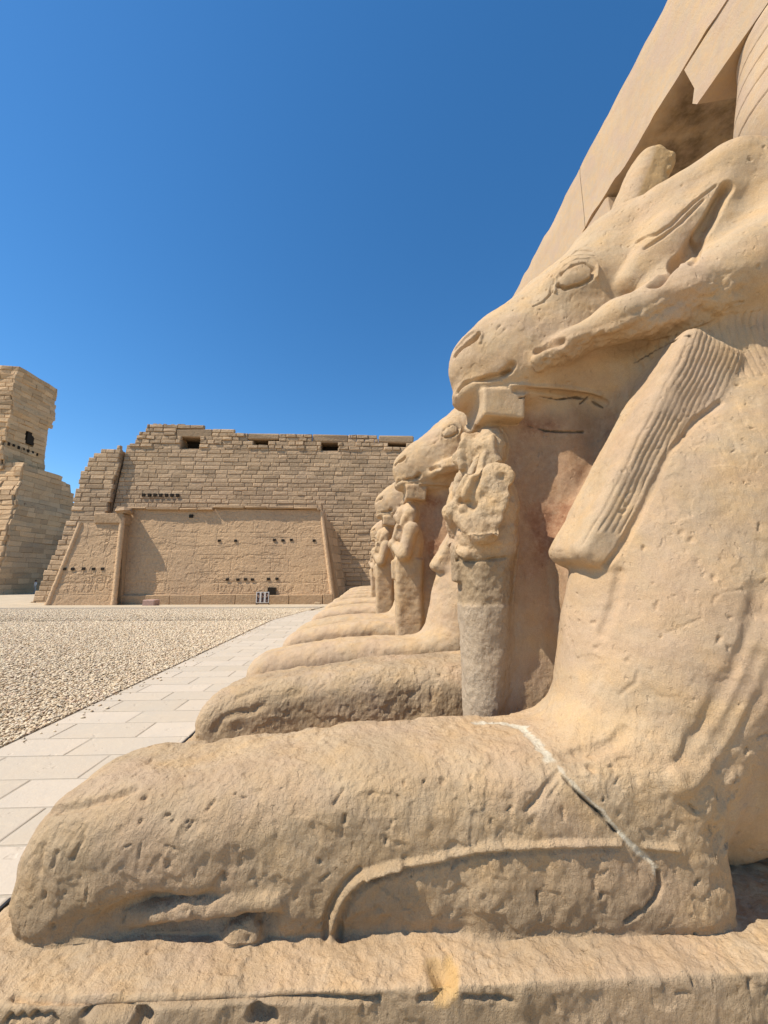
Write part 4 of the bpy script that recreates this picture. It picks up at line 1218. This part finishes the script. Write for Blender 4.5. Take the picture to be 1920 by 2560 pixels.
    ('rib1r', 0.06, -0.018, '', 'a', [(1.236, -0.825, 0.936), (1.216, -0.827, 0.903), (1.201, -0.823, 0.869), (1.186, -0.819, 0.835), (1.171, -0.817, 0.807), (1.156, -0.815, 0.78), (1.142, -0.811, 0.752), (1.124, -0.808, 0.72), (1.106, -0.804, 0.689), (1.089, -0.799, 0.657), (1.073, -0.794, 0.631), (1.055, -0.791, 0.605), (1.034, -0.791, 0.582), (1.007, -0.794, 0.563), (0.982, -0.795, 0.543), (0.955, -0.798, 0.524), (0.93, -0.799, 0.505)]),
    ('rib2', 0.05, 0.012, '', 'a', [(1.209, -0.825, 0.847), (1.196, -0.821, 0.816), (1.183, -0.819, 0.784), (1.17, -0.816, 0.753), (1.155, -0.812, 0.726), (1.138, -0.81, 0.7), (1.124, -0.806, 0.673), (1.109, -0.803, 0.647), (1.092, -0.794, 0.616), (1.069, -0.791, 0.587), (1.045, -0.79, 0.559)]),
    ('muscle', 0.028, 0.01, '', 'a', [(0.819, -0.725, 0.614), (0.77, -0.723, 0.579), (0.732, -0.72, 0.561), (0.701, -0.71, 0.551), (0.667, -0.704, 0.542), (0.628, -0.708, 0.538)]),
    ('muscle2', 0.03, 0.01, '', 'a', [(0.921, -0.623, 1.111), (0.909, -0.624, 1.074), (0.898, -0.623, 1.038), (0.887, -0.624, 1.003), (0.871, -0.619, 0.967), (0.855, -0.616, 0.932), (0.839, -0.612, 0.896)]),
    ('flake1', 0.008, 0.005, '', 'a', [(1.115, -0.779, 1.013), (1.122, -0.778, 1.029), (1.141, -0.785, 1.045), (1.172, -0.792, 1.051), (1.206, -0.796, 1.057), (1.206, -0.799, 1.049)]),
    ('flake2', 0.008, 0.004, '', 'a', [(1.083, -0.767, 1.003), (1.076, -0.773, 0.965), (1.031, -0.755, 0.941), (0.983, -0.734, 0.916)]),
    ('flake3', 0.01, 0.005, '', 'a', [(0.889, -0.707, 0.785), (0.882, -0.708, 0.757), (0.86, -0.696, 0.735), (0.839, -0.685, 0.713)]),
    ('ledge1', 0.018, -0.012, '', 'h', [(0.731, -0.19, 2.06), (0.791, -0.198, 2.061), (0.848, -0.2, 2.058), (0.907, -0.199, 2.057), (0.965, -0.197, 2.055), (1.027, -0.19, 2.055), (1.088, -0.185, 2.05), (1.143, -0.19, 2.039), (1.191, -0.196, 2.019)]),
    ('ledge2', 0.022, 0.014, '', 'h', [(0.753, -0.19, 2.037), (0.823, -0.189, 2.04), (0.884, -0.182, 2.041), (0.944, -0.179, 2.04), (1.007, -0.17, 2.039), (1.069, -0.164, 2.035), (1.12, -0.168, 2.027), (1.166, -0.177, 2.015), (1.219, -0.19, 1.974)]),
    ('slab_crack1', 0.007, 0.012, 'dark', 'a', [(0.784, -0.102, 1.891), (0.868, -0.088, 1.886), (0.937, -0.103, 1.856), (1.006, -0.142, 1.836), (1.054, -0.154, 1.832), (1.111, -0.153, 1.833)]),
    ('slab_crack2', 0.006, 0.01, 'dark', 'a', [(0.775, -0.186, 1.997), (0.863, -0.161, 2.023), (0.926, -0.151, 2.019), (0.988, -0.145, 2.012), (1.073, -0.154, 2.022), (1.156, -0.163, 2.006), (1.216, -0.174, 1.957)]),
    ('slab_crack3', 0.006, 0.01, 'dark', 'a', [(1.227, -0.265, 2.074), (1.202, -0.235, 2.057), (1.175, -0.205, 2.039), (1.147, -0.17, 2.018), (1.109, -0.15, 1.99)]),
    ('king_h1', 0.035, 0.02, '', 'a', [(0.601, -0.009, 1.903), (0.582, -0.046, 1.856)]),
    ('king_h2', 0.05, 0.04, '', 'a', [(0.544, -0.133, 1.721), (0.529, -0.139, 1.672), (0.525, -0.145, 1.63)]),
    ('king_h3', 0.03, 0.012, '', 'a', [(0.559, -0.183, 1.485), (0.532, -0.154, 1.435)]),
    ('king_h4', 0.04, 0.02, '', 'a', [(0.649, -0.22, 1.566), (0.675, -0.231, 1.525), (0.717, -0.159, 1.491)]),
    ('king_h5', 0.03, 0.006, '', 'a', [(0.575, -0.203, 1.372), (0.619, -0.219, 1.381)]),
    ('king_h6', 0.03, 0.008, '', 'a', [(0.574, -0.257, 1.261), (0.606, -0.259, 1.292), (0.654, -0.173, 1.35)]),
    ('king_r1', 0.03, -0.022, '', 'a', [(0.556, -0.153, 1.611), (0.518, -0.141, 1.573), (0.49, -0.134, 1.512), (0.472, -0.129, 1.428)]),
    ('king_r2', 0.03, -0.022, '', 'a', [(0.632, -0.154, 1.792), (0.634, -0.156, 1.721), (0.654, -0.156, 1.674)]),
    ('king_r3', 0.03, -0.02, '', 'a', [(0.585, 0.125, 1.956), (0.518, -0.042, 1.819), (0.496, -0.048, 1.748), (0.502, -0.038, 1.672)]),
    ('king_r4', 0.03, -0.03, '', 'a', [(0.485, 0.177, 1.288), (0.467, -0.075, 1.227), (0.488, -0.123, 1.202)]),
    ('king_ring', 0.012, 0.014, '', 'a', [(0.452, -0.059, 1.177), (0.514, -0.142, 1.168), (0.593, -0.168, 1.176), (0.67, -0.167, 1.184)]),
    ('plinth_line', 0.011, 0.016, '', 'a', [(-0.838, -0.864, 0.103), (-0.809, -0.869, 0.103), (-0.781, -0.873, 0.103), (-0.757, -0.873, 0.102), (-0.732, -0.876, 0.103), (-0.709, -0.875, 0.101), (-0.684, -0.878, 0.102), (-0.66, -0.879, 0.101), (-0.637, -0.88, 0.101), (-0.613, -0.88, 0.1), (-0.588, -0.88, 0.1), (-0.563, -0.882, 0.1), (-0.539, -0.882, 0.099), (-0.515, -0.882, 0.098), (-0.491, -0.881, 0.097), (-0.467, -0.882, 0.097), (-0.442, -0.883, 0.098), (-0.418, -0.883, 0.097), (-0.394, -0.882, 0.097), (-0.37, -0.883, 0.097), (-0.345, -0.883, 0.097), (-0.321, -0.882, 0.097), (-0.297, -0.881, 0.096), (-0.268, -0.882, 0.096), (-0.239, -0.883, 0.096), (-0.21, -0.884, 0.096), (-0.181, -0.883, 0.094), (-0.152, -0.884, 0.093), (-0.123, -0.885, 0.092), (-0.094, -0.884, 0.09), (-0.064, -0.886, 0.089), (-0.04, -0.887, 0.088), (-0.015, -0.887, 0.087), (0.01, -0.887, 0.085), (0.035, -0.887, 0.083)]),
    ('plinth_arc', 0.012, 0.02, '', 'a', [(-0.659, -0.888, 0.082), (-0.639, -0.887, 0.092), (-0.617, -0.884, 0.095), (-0.583, -0.885, 0.095), (-0.558, -0.887, 0.091), (-0.534, -0.889, 0.08)]),
    ('plinth_zz', 0.009, 0.018, '', 'a', [(-0.832, -0.888, 0.076), (-0.824, -0.886, 0.085), (-0.81, -0.888, 0.075), (-0.799, -0.887, 0.087), (-0.782, -0.89, 0.075), (-0.77, -0.887, 0.086), (-0.752, -0.889, 0.074), (-0.738, -0.889, 0.086), (-0.718, -0.888, 0.071)]),
    ('plinth_pit1', 0.022, 0.03, '', 'a', [(-0.525, -0.889, 0.072), (-0.517, -0.887, 0.066)]),
    ('plinth_pit2', 0.03, 0.035, '', 'a', [(-0.259, -0.886, 0.064), (-0.23, -0.886, 0.053)]),
    ('plinth_stone1', 0.03, -0.02, '', 'a', [(-0.626, -0.89, 0.073), (-0.594, -0.89, 0.074), (-0.562, -0.888, 0.074)]),
    ('plinth_chip', 0.034, 0.016, 'yellow', 'a', [(0.186, -0.838, 0.102), (0.191, -0.864, 0.101), (0.19, -0.884, 0.093)]),
    ('far_toe', 0.032, 0.013, '', 'a', [(-0.59, -0.365, 0.473), (-0.806, 0.241, 0.288), (-0.77, 0.24, 0.347), (-0.694, 0.236, 0.371), (-0.62, 0.241, 0.381), (-0.552, 0.241, 0.408)]),
    ('far_toe2', 0.026, 0.009, '', 'a', [(-0.712, 0.271, 0.439), (-0.644, 0.291, 0.464), (-0.591, 0.294, 0.479)]),
    ('plinth_chip2', 0.034, 0.016, 'yellow', 'a', [(0.218, -0.838, 0.1), (0.205, -0.869, 0.099)]),
    ('plinth_gap1', 0.01, 0.012, '', 'a', [(0.136, -0.886, 0.081), (0.174, -0.888, 0.08), (0.203, -0.888, 0.077)]),
    ('plinth_gap2', 0.01, 0.012, '', 'a', [(0.245, -0.887, 0.079), (0.275, -0.887, 0.075), (0.305, -0.887, 0.071), (0.335, -0.886, 0.067), (0.364, -0.889, 0.067)]),
]
STROKES_ON = True
def carve(V, N, lab, names, o):
    x, y, z = V.T.copy()
    is_ = lambda *ns: np.isin(lab, [i for i, n in enumerate(names) if n.split('.')[0] in ns])
    full = o['detail']
    A = tints(V, N, lab, names, o)
    D = fbm(V, 3.0, 3, 21) * .008 + fbm(V, 14, 3, 22) * (.0040 * (.4 + .6 * A['rough']) if full else .0046)
    if not full: D = D + fbm(V, 34, 3, 24) * .0024
    if full: D = D * np.where(is_('plinth'), .45, np.where(is_('cap_block'), .4, 1)) + fbm(V * np.array((1, 1, .7), np.float32), 45, 3, 23) * .0018 * A['rough']
    if not STROKES_ON: return V + N * D[:, None].astype(np.float32), A
    Vs = V.copy(); Vs[:, 1] = -np.abs(Vs[:, 1])
    wob = 1 + .18 * fbm(V, 14, 2, 31)
    for n, wd, dp, tint, sc, pts in STROKES:
        if sc == 'a' and not full or sc == 'h' and not o['head']: continue
        X = Vs if sc == 'h' else V
        pa = np.array(pts, np.float32)
        cand = np.nonzero(((X > pa.min(0) - wd * 2.5) & (X < pa.max(0) + wd * 2.5)).all(1))[0]
        if not len(cand): continue
        q = X[cand]
        best = np.full(len(q), 9., np.float32)
        for a, b in zip(pa[:-1], pa[1:]):
            d = b - a
            t = np.clip(((q - a) @ d) / (d @ d + 1e-9), 0, 1)
            best = np.minimum(best, np.linalg.norm(q - a - t[:, None] * d, axis=1))
        r = 1 - sstep(.15 * wd, wd, best * wob[cand])
        D[cand] -= dp * r
        if tint: A[tint][cand] = np.maximum(A[tint][cand], (1 - sstep(.5 * wd, 1.0 * wd, best * (1 + .45 * fbm(q, 45, 2, 33)))) * (.75 + .25 * sstep(-.4, .1, fbm(q, 12, 2, 34))))
    if full:
        # random gouges, all slanting the same way, on the sides of the legs
        gr = np.random.default_rng(5)
        legv = np.nonzero(is_('foreleg', 'body', 'plinth') & (y < -.3) & (x < 1.5) & ((z < .58) | (fbm(V, 40, 1, 77) > .62)))[0]
        smv = np.nonzero(is_('head', 'horn', 'body', 'wig_lappet') & (y < -.1) & (x < 1.95) & (z > .6))[0]
        pick = list(gr.choice(legv, 320)) + list(gr.choice(smv, 420))
        for ip, gi in enumerate(pick):
            c = V[gi]; L = min(.03, .0065 * math.exp(gr.normal(0, .75))) * (1 if ip < 320 else .6); th = gr.normal(1.05, .6)
            d = np.array((math.cos(th), 0, math.sin(th)), np.float32) * L
            wd = min(.016, .0062 * math.exp(gr.normal(0, .4))) * (1 if ip < 320 else .85)
            cand = np.nonzero((np.abs(V - c) < L + wd + .01).all(1))[0]
            q = V[cand] - c
            t = np.clip((q @ d) / (d @ d), -1, 1)
            D[cand] -= gr.uniform(.003, .011) * (1 if ip < 320 else .65) * (1 - sstep(0, wd, np.linalg.norm(q - t[:, None] * d, axis=1) * (1 + .55 * fbm(V[cand], 70, 2, 35))))
        # shallow flaked scars
        sc = fbm(V * np.array((1, 1, .8), np.float32), 5.5, 4, 36)
        D -= (.25 + .75 * A['rough']) * .0042 * sstep(.34, .42, sc) * (is_('foreleg', 'body', 'head', 'plinth'))
        sc = fbm(V, 16, 3, 37)
        D -= A['rough'] * .0032 * sstep(.42, .52, sc) * is_('foreleg', 'plinth')
        # eroded little king
        k = is_('king_figure')
        wk = k * sstep(1.24, 1.30, z)
        rg = np.abs(fbm(V, 6, 3, 41))
        D += wk * (fbm(V, 7, 3, 42) * .0055 + np.abs(fbm(V * np.array((1, 1, .6), np.float32), 12, 2, 49)) * -.004 + fbm(V, 34, 3, 50) * .0035 + .002)
        bs = k * sstep(.95, .97, z) * sstep(1.26, 1.24, z)
        D += bs * (fbm(V, 40, 3, 43) * .0025 - .005)
        # broken horn underside and stump
        hb = is_('horn') * near_line(V, [(.75, -.3, 2.05), (1.2, -.5, 2.12), (1.5, -.55, 2.3)], .16)
        D += hb * (fbm(V, 12, 4, 44) * .022)
        D += is_('crown_stump') * sstep(3.5, 3.6, z) * sstep(-.1, .3, N[:, 0]) * fbm(V, 11, 3, 45) * .018
        A['yellow'] = np.maximum(A['yellow'], is_('crown_stump') * sstep(.55, .75, N[:, 0] * .7 + .3 - N[:, 1] * .5) * .8)
        # knobbly decay at the elbow
        ek = np.exp(-((x - 1.08) ** 2 + (z - .42) ** 2 * .6) / .012) * (y < -.3)
        D += ek * fbm(V, 20, 3, 46) * .011
        # plinth broken along its upper edge
        pk = is_('plinth') * (y < -.5)
        D += pk * (fbm(V, 6, 4, 47) * .006 + fbm(V * np.array((1, 1, .5), np.float32), 26, 3, 48) * .003)
    # grooves of the wig on the lappets and the mane
    if o['head']:
        lp = is_('wig_lappet')
        u = (x * math.cos(R(31)) - z * math.sin(R(31))) + .018 * fbm(V, 2.5, 2, 51) + .004 * fbm(V, 11, 2, 55)
        g = np.abs(((u / .021) % 1) - .5) * 2
        amp = lp * sstep(1.20, 1.25, z + .04 * fbm(V, 9, 2, 54)) * (.25 + .75 * sstep(-.15, .25, fbm(V, 2.2, 2, 52) + (u + .26) * 3))
        D -= amp * .0050 * sstep(.55, .0, g) * (.45 + .55 * sstep(-.5, .2, fbm(V, 6, 3, 56)))
        mn = is_('body') * (z > 1.9) * (x > 1.15)
        u2 = x + .02 * fbm(V, 3, 2, 53) + .005 * fbm(V, 11, 2, 55)
        g2 = np.abs(((u2 / .028) % 1) - .5) * 2
        D -= mn * (.45 + .55 * sstep(-.5, .2, fbm(V, 6, 3, 56))) * .0058 * sstep(.45, 0, g2)
    if full: D = D * sstep(2.06, 2.0, x)
    return V + N * D[:, None].astype(np.float32), A

def near_line(V, pts, w_):
    b = np.full(len(V), 9., np.float32)
    pa = np.array(pts, np.float32)
    for a, c in zip(pa[:-1], pa[1:]):
        d = c - a
        t = np.clip(((V - a) @ d) / (d @ d), 0, 1)
        b = np.minimum(b, np.linalg.norm(V - a - t[:, None] * d, axis=1))
    return sstep(w_, w_ * .4, b)

PARENTS = {'eye': 'head', 'cap_block': 'king_figure'}
PLABEL = {}
def make_sphinx(o, label, loc):
    root = empty('ram_sphinx', loc)
    tag(root, label, 'sphinx statue', 'ram-headed sphinxes in a row')
    V, Q, N, lab, names, A = sculpt(o)
    fl = np.sort(lab[Q], axis=1)[:, 1]
    made = {}
    order = [n for n in names if n.split('.')[0] not in PARENTS] + [n for n in names if n.split('.')[0] in PARENTS]
    for n in order:
        m = fl == names.index(n)
        if m.sum() < 12: continue
        q = Q[m]
        u, inv = np.unique(q, return_inverse=True)
        base = n.split('.')[0]
        par = made.get(PARENTS.get(base), root)
        mat = M['plinth'] if base == 'plinth' else M['stone']
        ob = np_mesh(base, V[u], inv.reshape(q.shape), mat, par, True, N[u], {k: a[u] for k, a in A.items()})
        made[n] = ob
        ORIG.append(ob)
    return root

OA = dict(tip=-1.05, head=True, statuette=True, king_head=True, stump=True, xmax=4.35, h=0.009, detail=True, variant='worn')
OB = dict(tip=-0.86, head=True, statuette=True, king_head=True, stump=False, xmax=4.35, h=0.013, detail=False, variant='whole')
OC = dict(tip=-0.70, head=True, statuette=True, king_head=True, stump=False, xmax=4.35, h=0.02, detail=False, variant='whole')
OD = dict(tip=-0.70, head=False, cut=1.0, statuette=False, king_head=False, stump=False, xmax=4.35, h=0.035, detail=False, variant='whole')
PITCH = 2.15
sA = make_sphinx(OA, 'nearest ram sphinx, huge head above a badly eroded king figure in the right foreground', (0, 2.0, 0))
sB = make_sphinx(OB, 'second ram sphinx, its head showing just behind the eroded king figure of the nearest one', (-.18, 4.15, 0))
sC = make_sphinx(OC, 'third ram sphinx from the camera, small head peeking left of the second one', (-.34, 6.3, 0))
s4 = copy_tree(sC); s4.location = (-.38, 10.6, 0)
s4['label'] = 'farthest ram sphinx that still has its head, tiny at the end of the row'
sD = make_sphinx(OD, 'headless sphinx between the third and the farthest headed one', (-.34, 8.45, 0))
for i, lb in enumerate(('headless sphinx just beyond the farthest headed one', 'headless sphinx at the middle of the far stretch of worn forelegs',
                        'second last headless sphinx before the brick-like wall', 'last headless sphinx of the row, nearest to the far wall')):
    c = copy_tree(sD); c.location = (-.34, 12.75 + PITCH * i, 0); c['label'] = lb
